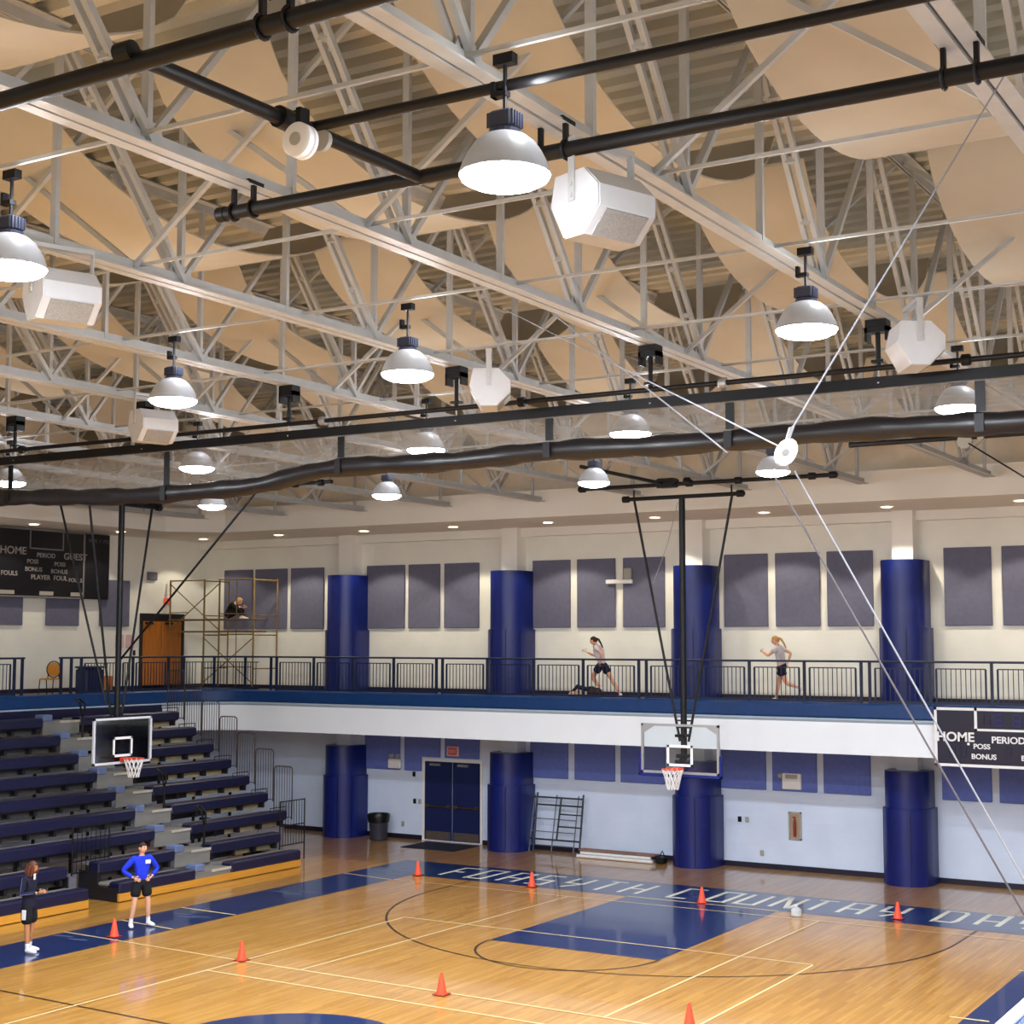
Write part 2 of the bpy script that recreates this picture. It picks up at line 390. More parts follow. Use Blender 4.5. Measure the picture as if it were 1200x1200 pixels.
# beam above the upper panels, soffit and bulkhead
struct(MB().box((LX, 5.42, 8.72), (17, WY, 9.0)).obj('trim_1', PLASTER))
SX = -17.5
b = MB().box((LX, 2.45, 8.96), (17, WY+.2, 9.05)); b.box((LX-.2, -35, 8.96), (SX, 2.45, 9.05))
b.add([(SX, 1.3, 8.96), (SX, 2.45, 8.96), (-16.2, 2.45, 8.96)], [(0,1,2)])
struct(b.obj('ceiling_soffit', SOFFIT))
def bulk(z0, z1_, off, name, m):
    q = MB(); s = 2.45+off; xx = SX-off
    pts = [(17, s), (-16.2, s), (xx, 1.3), (xx, -35)]
    for i in range(3):
        (xa, ya), (xb, yb_) = pts[i], pts[i+1]
        q.add([(xa,ya,z0),(xb,yb_,z0),(xb,yb_,z1_),(xa,ya,z1_)], [(0,1,2,3)])
    return struct(q.obj(name, m))
bulk(8.955, 9.66, -.012, 'wall_bulkhead', PLASTER)
bulk(9.6, 11.7, .25, 'wall_bulkhead_upper', mat('cream_bulkhead_paint', (230, 220, 202), .8, var=.03))
b = MB(); 
for (xa, ya), (xb, yb_) in (((17,2.45),(-16.2,2.45)), ((-16.2,2.45),(SX,1.3)), ((SX,1.3),(SX,-35))):
    b.bar((xa, ya+.12, 9.645) if xa != xb else (xa-.12, ya, 9.645), (xb, yb_+.12, 9.645) if xa != xb else (xb-.12, yb_, 9.645), .3, .03)
struct(b.obj('trim_2', PLASTER))
# ribbed roof deck, ribs run across the hall
b = MB(); pr = []; y = -35.0; PITCH = .36
while y < 3.2:
    pr += [(y, 11.52), (y+.15, 11.52), (y+.18, 11.63), (y+.33, 11.63)]; y += PITCH
vs = [(LX-.2, y_, z_) for y_, z_ in pr]+[(17.2, y_, z_) for y_, z_ in pr]; n_ = len(pr)
b.add(vs, [(i, i+1, n_+i+1, n_+i) for i in range(n_-1)])
struct(b.obj('ceiling', DECK))
# running-track balcony with a rounded inner corner
def edge(off):
    """inner edge of the balcony, offset outwards into the hall by -off"""
    r = 1.7+off; cx, cy = EX+1.7, EY-1.7
    return [(17, EY+off)]+[(cx+r*math.cos(a), cy+r*math.sin(a)) for a in [PI/2+PI/2*k/10 for k in range(11)]]+[(EX-off, -35)]
def sweep(prof, name, m):
    q = MB(); rows = [[(p[0], p[1], z) for p in edge(o)] for o, z in prof]; n = len(rows[0])
    for r in rows: q.v += r
    for i in range(len(rows)-1):
        for k in range(n-1): q.f.append((i*n+k, i*n+k+1, (i+1)*n+k+1, (i+1)*n+k))
    return struct(q.obj(name, m, smooth=True))
sweep([(-.02, 4.0), (-.06, 4.03), (-.06, 4.31), (-.02, 4.35), (.14, 4.35), (.14, 4.27)], 'trim_3', CURB)
sweep([(.0, 3.90), (-.1, 3.96), (-.1, 3.99), (.1, 4.01)], 'trim_4', mat('pale_blue_ledge', (176, 196, 216), .6, var=.03))
sweep([(.35, 3.17), (0, 3.17), (0, 3.93)], 'trim_5', FASCIA)
b = MB(); e = edge(.1); n = len(e)
b.add([(p[0], p[1], ZF) for p in e]+[(17, WY, ZF)]+[(LX, WY, ZF)]*11+[(LX, -35, ZF)], [(k, n+k, n+k+1, k+1) for k in range(n-1)])
struct(b.obj('floor_balcony', CONC))
b = MB(); b.add([(p[0], p[1], 3.17) for p in e]+[(17, WY, 3.17)]+[(LX, WY, 3.17)]*11+[(LX, -35, 3.17)], [(k, k+1, n+k+1, n+k) for k in range(n-1)])
struct(b.obj('ceiling_under_balcony', SOFFIT))
# right-hand balcony beside the photographer: slab, dark kerb, white cap
b = MB().box((12.72, -30, 4.0), (17, 2, 4.2)); struct(b.obj('floor_balcony_right', CONC))
struct(MB().box((12.55, -30, 3.6), (12.72, 2, 4.35)).obj('trim_6', CURB)); struct(MB().box((12.5, -30, 4.3), (12.55, 2, 4.36)).obj('trim_7', WHITEP))
# base strips and pilasters
struct(MB().box((-9.3, WY-.03, 0), (17, WY, .13)).obj('baseboard_far', BASEB)); struct(MB().box((LX, WY-.03, 0), (-11.32, WY, .13)).obj('baseboard_far_left', BASEB))
struct(MB().box((LX, WY-.03, ZF), (17, WY, ZF+.12)).obj('baseboard_upper', BASEB)); struct(MB().box((LX, -35, ZF), (LX+.03, WY, ZF+.12)).obj('baseboard_left', BASEB))
PX = [-13.87, -8.08, -2.42, 3.13, 8.8]
for i, x in enumerate(PX):
    struct(MB().box((x-.26, 5.2, 0), (x+.26, WY, 3.17)).obj('wall_pilaster_lower', LOWALL))
    struct(MB().box((x-.26, 5.2, 3.17), (x+.26, WY, 8.96)).obj('wall_pilaster_upper', PLASTER))

# lower double door
d = struct(MB().box((-11.32, WY-.04, 0), (-11.24, WY+.06, 2.36)).box((-9.32, WY-.04, 0), (-9.24, WY+.06, 2.36)).box((-11.24, WY-.04, 2.28), (-9.32, WY+.06, 2.36)).obj('door_1', WHITEP))
for x0, x1, s in ((-11.24, -10.29, 1), (-10.27, -9.32, -1)):
    lf = MB().rbox((x0, WY-.03, .03), (x1, WY+.02, 2.28), .01).obj('door_leaf', BLUEDOOR, d)
    MB().tube((x0+.08, WY-.1, 1.0), (x1-.08, WY-.1, 1.0), .018).box((x0+.06, WY-.1, .96), (x0+.16, WY-.03, 1.04)).box((x1-.16, WY-.1, .96), (x1-.06, WY-.03, 1.04)).obj('push_bar', BRASS, lf)
    MB().box((x0+.2, WY-.09, 2.16), (x0+.55, WY-.03, 2.23)).bar((x0+.4, WY-.09, 2.2), (x0+.62, WY-.2, 2.24), .02, .02).obj('door_closer', ALU, lf)
    MB().box((x0+.05, WY-.035, .04), (x1-.05, WY-.03, .28)).obj('kick_plate', mat('worn_kick_plate', (112, 100, 92), .4, metal=.5), lf)
# upper wooden double door on the left wall
d = struct(MB().box((LX-.05, 2.84, ZF), (LX+.05, 2.94, 6.62)).box((LX-.05, 4.66, ZF), (LX+.05, 4.76, 6.62)).box((LX-.05, 2.94, 6.5), (LX+.05, 4.66, 6.62)).obj('door_2', DARKFR))
for y0, y1 in ((2.94, 3.79), (3.81, 4.66)):
    lf = MB().rbox((LX-.02, y0, ZF+.02), (LX+.03, y1, 6.38), .01).obj('door_leaf', WOODDOOR, d)
    MB().box((LX+.03, y0+.1, 6.28), (LX+.1, y0+.4, 6.35)).obj('door_closer', DARKFR, lf)
MB().box((LX-.02, 2.94, 6.38), (LX+.03, 4.66, 6.5)).obj('transom', DARKFR, d)

# ------------------------------------------------------------------ padded columns
POSW = ['first', 'second', 'third', 'fourth']
def pad(x, z0, zs, z1_, label, group):
    t = thing('column_pad', label, 'wall pad', (x, 5.2, z0), 0, group)
    a0, a1 = PI, 2*PI; r = .53
    def half(r, za, zb, nm):
        q = MB()
        q.lathe([(r-.06, za), (r, za), (r, zb), (r-.06, zb)], (0,0,0), 22, a0=a0, a1=a1)
        q.add([(0,.45,zb-.002),(r-.06,.45,zb-.002)]+[((r-.05)*math.cos(a), (r-.05)*math.sin(a), zb-.002) for a in [2*PI-PI*k/16 for k in range(17)]]+[(-r+.06,.45,zb-.002)], [tuple(range(19,-1,-1))])
        for sx in (-1, 1): q.box((sx*r-.03*sx-.03, 0, za), (sx*r-.03*sx+.03, .45, zb))
        q.obj(nm, PAD, t, smooth=True)
        q = MB()
        for a in (1.15*PI, 1.38*PI, 1.62*PI, 1.85*PI):
            c, s = math.cos(a), math.sin(a); q.box((c*(r+.001)-.008, s*(r+.001)-.008, za+.02), (c*(r+.001)+.008, s*(r+.001)+.008, zb-.02))
        return q
    half(r, zs-z0-.02, z1_-z0, 'upper_pad')
    sm = half(r+.055, 0, zs-z0, 'lower_pad'); sm.obj('pad_seam', mat('dark_pad_seam', (8, 12, 64), .5), t)
for i, x in enumerate(PX[:4]):
    near = ['by the bleacher end rails', 'beside the navy double door', 'behind the facing basketball hoop', 'beneath the left end of the nearer scoreboard'][i]
    pad(x, 0.001, 1.8, 2.68, f'blue vinyl floor-level column pad {near}', 'blue column pads')
    near = ['nearest the scaffold tower', 'second from the scaffold tower', 'behind the tall black hoop mast', 'farthest from the scaffold tower'][i]
    pad(x, ZF+.001, 6.1, 7.74, f'tall blue column pad up on the running track, {near}', 'blue column pads')

# ------------------------------------------------------------------ acoustic panels
def panel(a, b_, m, label, grp, axis='y'):
    t = MB().rbox(a, b_, .012); o = t.obj('acoustic_panel', m); tag(o, label, 'acoustic panel', grp)
    return o
bays = ['between scaffold and first track column', 'between the first two track columns', 'between second and third track columns', 'between third and fourth track columns', 'beyond the fourth track column']
UP = [[(-19.1, -17.92), (-17.8, -16.5), (-16.35, -15.05)], [(-13.4, -12.0), (-11.86, -10.74), (-10.58, -9.38)], [(-7.58, -6.37), (-6.15, -4.96), (-4.72, -3.47)], [(-1.75, -.54), (-.33, .86), (1.05, 2.24)], [(4.0, 5.13), (5.38, 6.5)]]
for bi, l in enumerate(UP):
    for pi, (x0, x1) in enumerate(l):
        w = ['left', 'middle', 'right'][pi]
        panel((x0, WY-.066, 6.15), (x1, WY-.006, 8.04), PANEL, f'tall slate acoustic panel, {w} of three {bays[bi]}', 'tall slate panels above the running track')
LOWB = [[(-13.41, -12.12), (-11.95, -10.7), (-10.53, -9.35)], [(-7.65, -6.45), (-6.24, -5.0), (-4.82, -3.5)], [(-1.89, -.66), (-.48, .7), (.88, 2.08)], [(3.84, 5.01), (5.19, 6.4)]]
lb = ['above the trash can and double door', 'above the leaning scaffold frame', 'above the fire extinguisher cabinet', 'below the nearer scoreboard']
for bi, l in enumerate(LOWB):
    for pi, (x0, x1) in enumerate(l):
        w = ['left', 'middle', 'right'][pi]
        z0 = 2.40 if (bi == 0 and pi == 2) else 1.98
        if (bi, pi) == (0, 1):   # notched round the door frame
            o = MB().prism([(x0,1.98),(-11.36,1.98),(-11.36,2.40),(x1,2.40),(x1,3.1),(x0,3.1)], WY-.066, WY-.006, 'xz').obj('acoustic_panel', PANEL_LOW); tag(o, f'blue low acoustic panel, {w} one of those {lb[bi]}', 'acoustic panel', 'blue panels under the balcony'); continue
        panel((x0, WY-.066, z0), (x1, WY-.006, 3.1), PANEL_LOW, f'blue low acoustic panel, {w} one of those {lb[bi]}', 'blue panels under the balcony')
for k, (y0, y1, zt) in enumerate(((-3.0, -1.75, 7.6), (-.9, .34, 7.6), (1.15, 2.35, 7.6))):
    panel((LX+.006, y0, 6.2), (LX+.066, y1, zt), PANEL, ['slate panel half behind the score display, at the frame edge', 'slate panel half behind the middle of the score display', 'slate panel just beyond the player points display'][k], 'slate panels on the end wall')

# ------------------------------------------------------------------ recessed downlights
for k, x in enumerate([-15.5, -12.3, -9.2, -6.15, -2.96, .03, 3.12, 6.2]):
    t = thing('recessed_downlight', f'small recessed ceiling downlight over the track, {ORD[k]} from the scaffold end', 'ceiling light', (x, 4.02, 8.955), 0, 'recessed downlights in the soffit')
    MB().lathe([(.17, 0), (.17, -.012), (.13, -.012), (.13, 0)], n=18, caps=False).obj('trim_ring', WHITEP, t)
    MB().lathe([(.135, -.006), (.0, -.006)], n=18, caps=False).obj('lens', DOWNL, t)
for k, y in enumerate([-2.53, .7, 4.2]):
    t = thing('recessed_downlight', ['small recessed downlight in the soffit above the score display', 'small recessed downlight above the player points display', 'small recessed downlight in the soffit corner above the scaffold'][k], 'ceiling light', (-18.7, y, 8.955), 0, 'recessed downlights in the soffit')
    MB().lathe([(.17, 0), (.17, -.012), (.13, -.012), (.13, 0)], n=18, caps=False).obj('trim_ring', WHITEP, t)
    MB().lathe([(.135, -.006), (.0, -.006)], n=18, caps=False).obj('lens', DOWNL, t)
def spot(loc, rot, power, col, size, blend=.5, rad=.1):
    ld = bpy.data.lights.new('downlight_beam', 'SPOT'); ld.energy = power; ld.color = col; ld.spot_size = size; ld.spot_blend = blend; ld.shadow_soft_size = rad
    o = bpy.data.objects.new('downlight_beam', ld); COL.objects.link(o); o.location = loc; o.rotation_euler = rot; return o
for x in [-15.5, -12.3, -9.2, -6.15, -2.96, .03, 3.12, 6.2, 9.3]: spot((x, 4.02, 8.9), (0,0,0), 210, (1, .88, .68), math.radians(113), .2, .08)
for y in (-2.53, .7, 4.2, -6): spot((-18.7, y, 8.9), (0,0,0), 90, (1, .88, .68), math.radians(113), .2, .08)

# ------------------------------------------------------------------ balcony railings
def railing(p0, p1, posts, label, end_caps=True):
    """posts: list of distances along the run; a panel of pickets sits between neighbours"""
    p0 = Vector(p0); p1 = Vector(p1); L = (p1-p0).length; rz = math.atan2(p1.y-p0.y, p1.x-p0.x)
    t = thing('balcony_railing', label, 'railing', p0, rz)
    MB().rbox((-.03, -.03, 1.0), (L+.03, .03, 1.05), .012).obj('top_rail', NAVYSTEEL, t)
    for d_ in posts: MB().box((d_-.03, -.03, 0), (d_+.03, .03, 1.0)).obj('post', NAVYSTEEL, t)
    for a, c in zip(posts[:-1], posts[1:]):
        if c-a < .5: continue
        q = MB(); a += .13; c -= .13
        q.box((a-.02, -.015, .1), (a+.02, .015, .87)); q.box((c-.02, -.015, .1), (c+.02, .015, .87))
        q.box((a, -.015, .86), (c, .015, .885)); q.box((a-.1, -.02, .075), (c+.1, .02, .13))
        nb = max(3, int((c-a)/.105))
        for i in range(1, nb): 
            x = a+(c-a)*i/nb; q.box((x-.008, -.008, .13), (x+.008, .008, .87))
        q.obj('picket_panel', NAVYSTEEL, t)
    return t
ps = []
x = -14.72
pos = [-14.83, -14.62, -13.25, -11.85, -10.45, -9.03, -8.83, -7.4, -5.97, -4.51, -2.93, -2.72, -1.3, .02, 1.4, 2.77, 2.97, 4.37, 5.72, 7.2, 8.6, 8.8]
railing((-15.3, EY+.07, ZF), (9.3, EY+.07, ZF), [p+15.3 for p in pos], 'navy picket railing along the far running track balcony')
# rounded corner and side runs
cpts = [(EX+1.7+1.77*math.cos(a), EY-1.7+1.77*math.sin(a)) for a in [PI/2+PI/2*k/6 for k in range(7)]]
t = thing('corner_railing', 'curved navy railing round the balcony corner by the scaffold', 'railing', (cpts[0][0], cpts[0][1], ZF))
def rel(p, z): return (p[0]-cpts[0][0], p[1]-cpts[0][1], z)
MB().path([rel(p, 1.025) for p in cpts], .028, 8).obj('top_rail', NAVYSTEEL, t)
for k in (1, 3, 5): q = MB(); p = rel(cpts[k], 0); q.box((p[0]-.03, p[1]-.03, 0), (p[0]+.03, p[1]+.03, 1.0)); q.obj('post', NAVYSTEEL, t)
for i in range(6):
    q = MB(); a, c = Vector(rel(cpts[i], 0)), Vector(rel(cpts[i+1], 0))
    q.bar(a+Vector((0,0,.87)), c+Vector((0,0,.87)), .03, .025); q.bar(a+Vector((0,0,.1)), c+Vector((0,0,.1)), .04, .05)
    for s in range(1, 5): p = a.lerp(c, s/5); q.box((p.x-.008, p.y-.008, .1), (p.x+.008, p.y+.008, .87))
    q.obj('picket_panel', NAVYSTEEL, t)
railing((EX-.07, 1.2, ZF), (EX-.07, -2.95, ZF), [.1, 1.5, 2.0, 3.4, 3.75, 4.1], 'navy railing above the bleachers, between the hoop mast and the gap')
railing((EX-.07, -4.15, ZF), (EX-.07, -9.5, ZF), [.05, .3, 1.7, 3.1, 4.5, 5.3], 'short navy railing at the frame edge, past the gap above the bleachers')
# ------------------------------------------------------------------ roof trusses
TX = [11.61-2.83*k for k in range(11)]        # right to left
ZB, ZT = 9.40, 11.45; HP = 1.665
nodes = [-23.1+HP*k for k in range(-4, 16)]   # even index = bottom node (k even)
YEND = 2.3
def meshes(name, builder, m):
    mb = MB(); builder(mb); me = bpy.data.meshes.new(name); me.from_pydata(mb.v, [], mb.f); me.materials.append(m); return me
def chord(mb, z, up, y0, y1):
    s = 1 if up else -1                        # vertical legs point into the truss
    for sx in (-1, 1):
        mb.box((sx*.015, y0, z-.012), (sx*.125, y1, z+.002)); mb.box((sx*.012, y0, z), (sx*.028, y1, z+s*.12))
me_bot = meshes('bottom_chord', lambda q: chord(q, ZB-.05, True, -33.5, YEND), W_STEEL)
me_top = meshes('top_chord', lambda q: chord(q, ZT+.05, False, -33.5, YEND+.2), W_STEEL)
def dbl(q):   # doubled angle diagonal, falling away from the camera
    for sx in (-.055, .055): q.bar((sx, 0, ZT-ZB), (sx, HP, 0), .06, .05, up=(1,0,0))
    for f in (.25, .5, .75): q.cbox((0, HP*f, (ZT-ZB)*(1-f)), (.1, .07, .06))
me_dbl = meshes('double_diagonal', dbl, W_STEEL)
me_sgl = meshes('diagonal', lambda q: q.bar((0,0,0), (0, HP, ZT-ZB), .05, .07, up=(1,0,0)), W_STEEL)
me_ver = meshes('vertical_web', lambda q: q.bar((0,0,0), (0,0,ZT-ZB), .07, .05), W_STEEL)
me_gus = meshes('gusset_plate', lambda q: q.prism([(-.2,0),(.2,0),(.12,.16),(-.12,.16)], -.008, .008, 'yz'), W_STEEL)
BR = 2.83
me_bra = meshes('cross_brace', lambda q: q.bar((0,0,0), (BR,0,ZT-ZB), .05, .05), W_STEEL)
me_brb = meshes('cross_brace', lambda q: q.bar((0,0,ZT-ZB), (BR,0,0), .05, .05), W_STEEL)
def bridge(q): q.box((0,-.016,0), (BR,.016,.008)); q.box((0,-.016,0), (BR,-.009,.03))
me_bri = meshes('bridging_angle', bridge, W_STEEL)
def part(me, par, loc):
    o = bpy.data.objects.new(me.name.split('.')[0], me); COL.objects.link(o); o.parent = par; o.location = loc; return o
def vis(*pts): return any(seen(p) for p in pts)
LROW = [-23.2, -17.85, -12.5, -7.15]
for ti, x in enumerate(TX):
    if x < -17: continue
    t = thing('roof_truss', f'white steel roof truss, {ORD[ti]} counted from the right wall', 'roof truss', (x, 0, ZB), 0, 'white roof trusses')
    part(me_bot, t, (0,0,-ZB)); part(me_top, t, (0,0,-ZB))
    for k, y in enumerate(nodes):
        bottom = (k % 2 == 0)
        if y > YEND: continue
        if vis((x,y,ZB), (x,y,ZT), (x,y,10.4)):
            part(me_ver, t, (0, y, 0))
            if bottom: part(me_gus, t, (0, y, 0))
        if y+HP <= YEND+.3 and vis((x,y,ZB), (x,y,ZT), (x,y+HP,ZB), (x,y+HP,ZT), (x,y+HP/2,10.4)):
            part(me_sgl if bottom else me_dbl, t, (0, y, 0))
    if ti > 0:   # bracing over to the neighbour on the right
        for y in LROW+[-20.4, -15.2, -9.8, -4.5]:
            if vis((x,y,ZB), (x+BR,y,ZB), (x+BR/2,y,ZB)): part(me_bri, t, (0, y+.03, .02))
        for y in (-20.4, -13.6, -6.9, -.4):
            if vis((x,y,ZB), (x+BR,y,ZB), (x+BR/2,y,10.4), (x,y,ZT), (x+BR,y,ZT)):
                part(me_bra, t, (0, y-.03, 0)); part(me_brb, t, (0, y+.04, 0))

# ------------------------------------------------------------------ sagging cloth banners between the trusses
def banner_mesh():
    mb = MB(); n = 22; L = 5.1; W = 1.45; vs = []; top = []
    for i in range(n+1):
        u = i/n; z = -1.0*(1-(2*u-1)**2)**.62
        top.append((u*L, z))
    for s, off in ((0, 0), (1, .02)):
        for i, (y, z) in enumerate(top):
            vs += [(-W/2, y, z+off), (W/2, y, z+off)]
    m2 = 2*(n+1); fs = []
    for i in range(n):
        a = 2*i; fs.append((a, a+2, a+3, a+1)); fs.append((m2+a, m2+a+1, m2+a+3, m2+a+2))
        fs.append((a, m2+a, m2+a+2, a+2)); fs.append((a+1, a+3, m2+a+3, m2+a+1))
    mb.add(vs, fs)
    return mb
bm_ = banner_mesh(); me_ban = None
BY = [-21.0+6.0*k for k in range(-1, 4)]
for ti in range(len(TX)-1):
    xm = TX[ti]-BR/2
    for k, y0 in enumerate(BY):
        if y0+5.1 > 2.4 or (ti, k) in ((0, 3), (1, 0), (3, 0), (8, 2)): continue
        if not vis(*[(xm+dx, y0+dy, z) for dx in (-.9, 0, .9) for dy, z in ((0,11.1),(1,10.4),(2.5,10.1),(4,10.4),(5.1,11.1))]): continue
        lab = f'tan ceiling banner, {ORD[ti]} truss bay from the right, {ORD[k]} row from the camera'
        if me_ban is None:
            o = bm_.obj('ceiling_banner', BANNER, smooth=True); me_ban = o.data
        else:
            o = bpy.data.objects.new('ceiling_banner', me_ban); COL.objects.link(o)
        o.location = (xm, y0, 11.18); tag(o, lab, 'banner', 'tan ceiling banners')

# ------------------------------------------------------------------ high-bay lamps
LXS = [9.12, 4.62, 1.2, -3.4, -7.95]
def make_lamp():
    t = thing('high_bay_lamp', '', 'hanging lamp', (0,0,8.6), 0, 'high-bay gym lamps')
    prof = [(.285,-.005),(.29,.0),(.28,.03),(.262,.08),(.232,.14),(.19,.20),(.14,.24),(.09,.26)]
    MB().lathe(prof, n=28, caps=False).obj('reflector', REFL, t, smooth=True)
    MB().lathe([(.283, .0), (.268, -.03), (.21, -.06), (.12, -.08), (.0, -.09)], n=28, caps=False).obj('lens', LAMP, t, smooth=True)
    q = MB().lathe([(.09,.25),(.10,.26),(.10,.28),(.07,.29)], n=18); q.rbox((-.085,-.075,.285), (.085,.075,.40), .015)
    for k in range(5): q.box((-.095, -.06+.03*k-.004, .295), (.095, -.06+.03*k+.004, .39))
    q.obj('ballast_housing', HUB, t)
    q = MB().tube((0,0,.40), (0,0,.72), .014).box((-.09,-.03,.50), (.02,.03,.535)).box((-.09,-.03,.50), (-.06,.03,.60)).box((-.07,-.035,.70), (.07,.035,.77)); q.obj('hook', BLACK, t)
    return t
lamp0 = make_lamp(); first = True
rown = ['row nearest the camera', 'row before the curtain', 'row just behind the curtain', 'row beside the far soffit']
alln = [(x, y, ri) for ri, y in enumerate(LROW) for x in LXS]
vl = [(x, y, ri) for x, y, ri in alln if seen((x, y, 8.6), 30)]
cnt = {}
for x, y, ri in sorted(vl, key=lambda a: (a[2], -a[0])):
    cnt[ri] = cnt.get(ri, 0)+1
    lab = f'lit high-bay lamp, {ORD[cnt[ri]-1]} from the right in the {rown[ri]}'
    if first: lamp0.location = (x, y, 8.6); lamp0['label'] = lab; first = False
    else: copy_tree(lamp0, (x, y, 8.6), 0, lab)
# the same lamps carry on over the part of the hall outside the photograph
for x in LXS+[13.4]:
    for y in LROW+[-28.5, -1.8]:
        if (x, y) in [(a, c) for a, c, _ in vl]: continue
        if y == -1.8 or x < -4: continue
        ld = bpy.data.lights.new('out_of_view_lamp', 'AREA'); ld.shape = 'DISK'; ld.size = .52; ld.energy = 300; ld.color = (.9, .95, 1)
        o = bpy.data.objects.new('out_of_view_lamp', ld); COL.objects.link(o); o.location = (x, y, 8.6)

# ------------------------------------------------------------------ loudspeakers under the trusses
def make_speaker():
    t = thing('loudspeaker', '', 'loudspeaker', (0,0,0), 0, 'white hanging loudspeakers')
    prof = [(-.19,.2),(.12,.2),(.27,.05),(.27,-.1),(.1,-.27),(-.1,-.27),(-.24,-.02)]
    MB().prism(prof, -.26, .26, 'yz').obj('cabinet', SPK, t)
    c = 0.0; n = Vector((0, .17, -.17)).normalized()
    q = MB(); a = Vector((0, .262, -.112)); bb = Vector((0, .108, -.262)); off = n*.006*-1
    nn = Vector((0, .70, -.70))*.012
    q.add([a+Vector((-.2,0,0))+nn, a+Vector((.2,0,0))+nn, bb+Vector((.2,0,0))+nn, bb+Vector((-.2,0,0))+nn, a+Vector((-.2,0,0)), a+Vector((.2,0,0)), bb+Vector((.2,0,0)), bb+Vector((-.2,0,0))],
          [(0,3,2,1),(0,1,5,4),(1,2,6,5),(2,3,7,6),(3,0,4,7)])
    q.obj('grille', GRILLE, t)
    for sx in (-1, 1):
        q = MB().prism([(p*.97, r*.97) for p, r in prof], sx*.26, sx*.275, 'yz'); q.obj('end_plate', SPK, t)
        q = MB().box((sx*.285-.006, -.032, -.02), (sx*.285+.006, .032, .42)); q.lathe([(.018,-.01),(.018,.01)], (sx*.29, 0, .02), 10, 'x').lathe([(.018,-.01),(.018,.01)], (sx*.29, 0, .1), 10, 'x')
        q.obj('bracket', W_STEEL, t)
    MB().box((-.29,-.04,.4), (.29,.04,.44)).obj('mounting_bar', W_STEEL, t)
    return t
sp0 = make_speaker()
SPL = [((9.02, -21.72, 8.80), -PI/2-.35, 'big white loudspeaker hung beside the nearest lit lamp'),
       ((3.42, -21.6, 8.86), -PI/2-.35, 'white loudspeaker hung beside the lamp cut by the left frame edge'),
       ((9.35, -15.2, 8.9), -1.03, 'white loudspeaker above the curtain pipe, nearest the right wall'),
       ((4.0, -15.2, 8.9), -1.03, 'white loudspeaker above the curtain pipe near the middle of the hall'),
       ((-1.75, -15.2, 8.86), -PI/2-.35, 'glaring white loudspeaker above the curtain pipe just below a lit lamp')]
for i, (loc, rz, lab) in enumerate(SPL):
    if i == 0: sp0.location = loc; sp0.rotation_euler = (0,0,rz); sp0['label'] = lab
    else: copy_tree(sp0, loc, rz, lab)

# ------------------------------------------------------------------ black hoist pipes near the camera
def pipe_thing(label, p, q, r, clamps=(), name='hoist_pipe', vertical=.22):
    p = Vector(p); q = Vector(q); t = thing(name, label, 'pipe', p); L = (q-p)
    MB().tube((0,0,0), L, r, 16).obj('pipe', BLACK, t, smooth=True)
    for end in ((0,0,0), L):
        d = L.normalized(); e = Vector(end); MB().tube(e-d*.03, e+d*.05, r*1.12, 16).obj('end_collar', BLACK, t, smooth=True)
    for x in clamps:
        for dx in (-.1, .1):
            f = (x+dx-p.x)/L.x; c = L*f
            k = MB(); k.path([(c.x, c.y+(r+.012)*math.cos(a), c.z+(r+.012)*math.sin(a)) for a in [2*PI*i/14 for i in range(14)]], .012, 6, closed=True)
            k.box((c.x-.015, c.y-.02, c.z+r), (c.x+.015, c.y+.02, c.z+vertical)); k.box((c.x-.03, c.y-.09, c.z+vertical-.03), (c.x+.03, c.y+.09, c.z+vertical))
            k.obj('pipe_clamp', BLACK, t)
    return t
pipe_thing('thick black hoist pipe slung under the trusses, passing in front of the nearest lamp', (5.72, -22.02, 9.15), (13.6, -21.95, 9.15), .055, (5.95, 8.78, 11.61))
pipe_thing('slimmer black hoist pipe running just above the nearest lamp', (7.55, -23.2, 9.18), (13.6, -23.1, 9.18), .036, ())
pipe_thing('thick black hoist pipe crossing the upper left corner of the picture', (3.6, -24.72, 9.10), (10.4, -24.82, 9.10), .056, (8.62,))
t = thing('hoist_cross_pipe', 'black cross pipe with pulley joining the hoist pipes at upper left', 'pipe', (7.5, -24.8, 9.16))
MB().tube((0,0,0), (.15, 2.8, -.01), .05, 16).obj('pipe', BLACK, t, smooth=True)
MB().tube((-.06,-.02,.0), (.06,-.02,.0), .062, 12).obj('end_fitting', BLACK, t)
q = MB().lathe([(.075,-.09),(.075,.09)], (.07, 1.36, .0), 14, 'y'); q.cbox((.07, 1.5, .03), (.12,.05,.16)); q.obj('swivel_clamp', BLACK, t)
MB().lathe([(.02,-.02),(.075,-.02),(.08,0),(.075,.02),(.02,.02)], (.16, 1.62, -.08), 18, 'y').obj('sheave', GREYP, t, smooth=True)
t = thing('cable_reel', 'round white cable reel hanging from the black cross pipe', 'reel', (7.74, -23.5, 8.97))
q = MB().lathe([(.0,-.055),(.10,-.055),(.115,-.045),(.115,.0),(.10,.012),(.115,.02),(.115,.045),(.10,.055),(.0,.055)], (0,0,0), 26, 'y'); q.obj('drum', WHITEP, t, smooth=True)
MB().lathe([(.045,-.062),(.045,-.055)], (0,0,0), 14, 'y').cbox((.02,-.066,.01), (.04,.012,.02)).obj('hub_plate', GREYP, t)
MB().box((-.02,-.03,.09), (.02,.03,.22)).obj('hanger', BLACK, t)

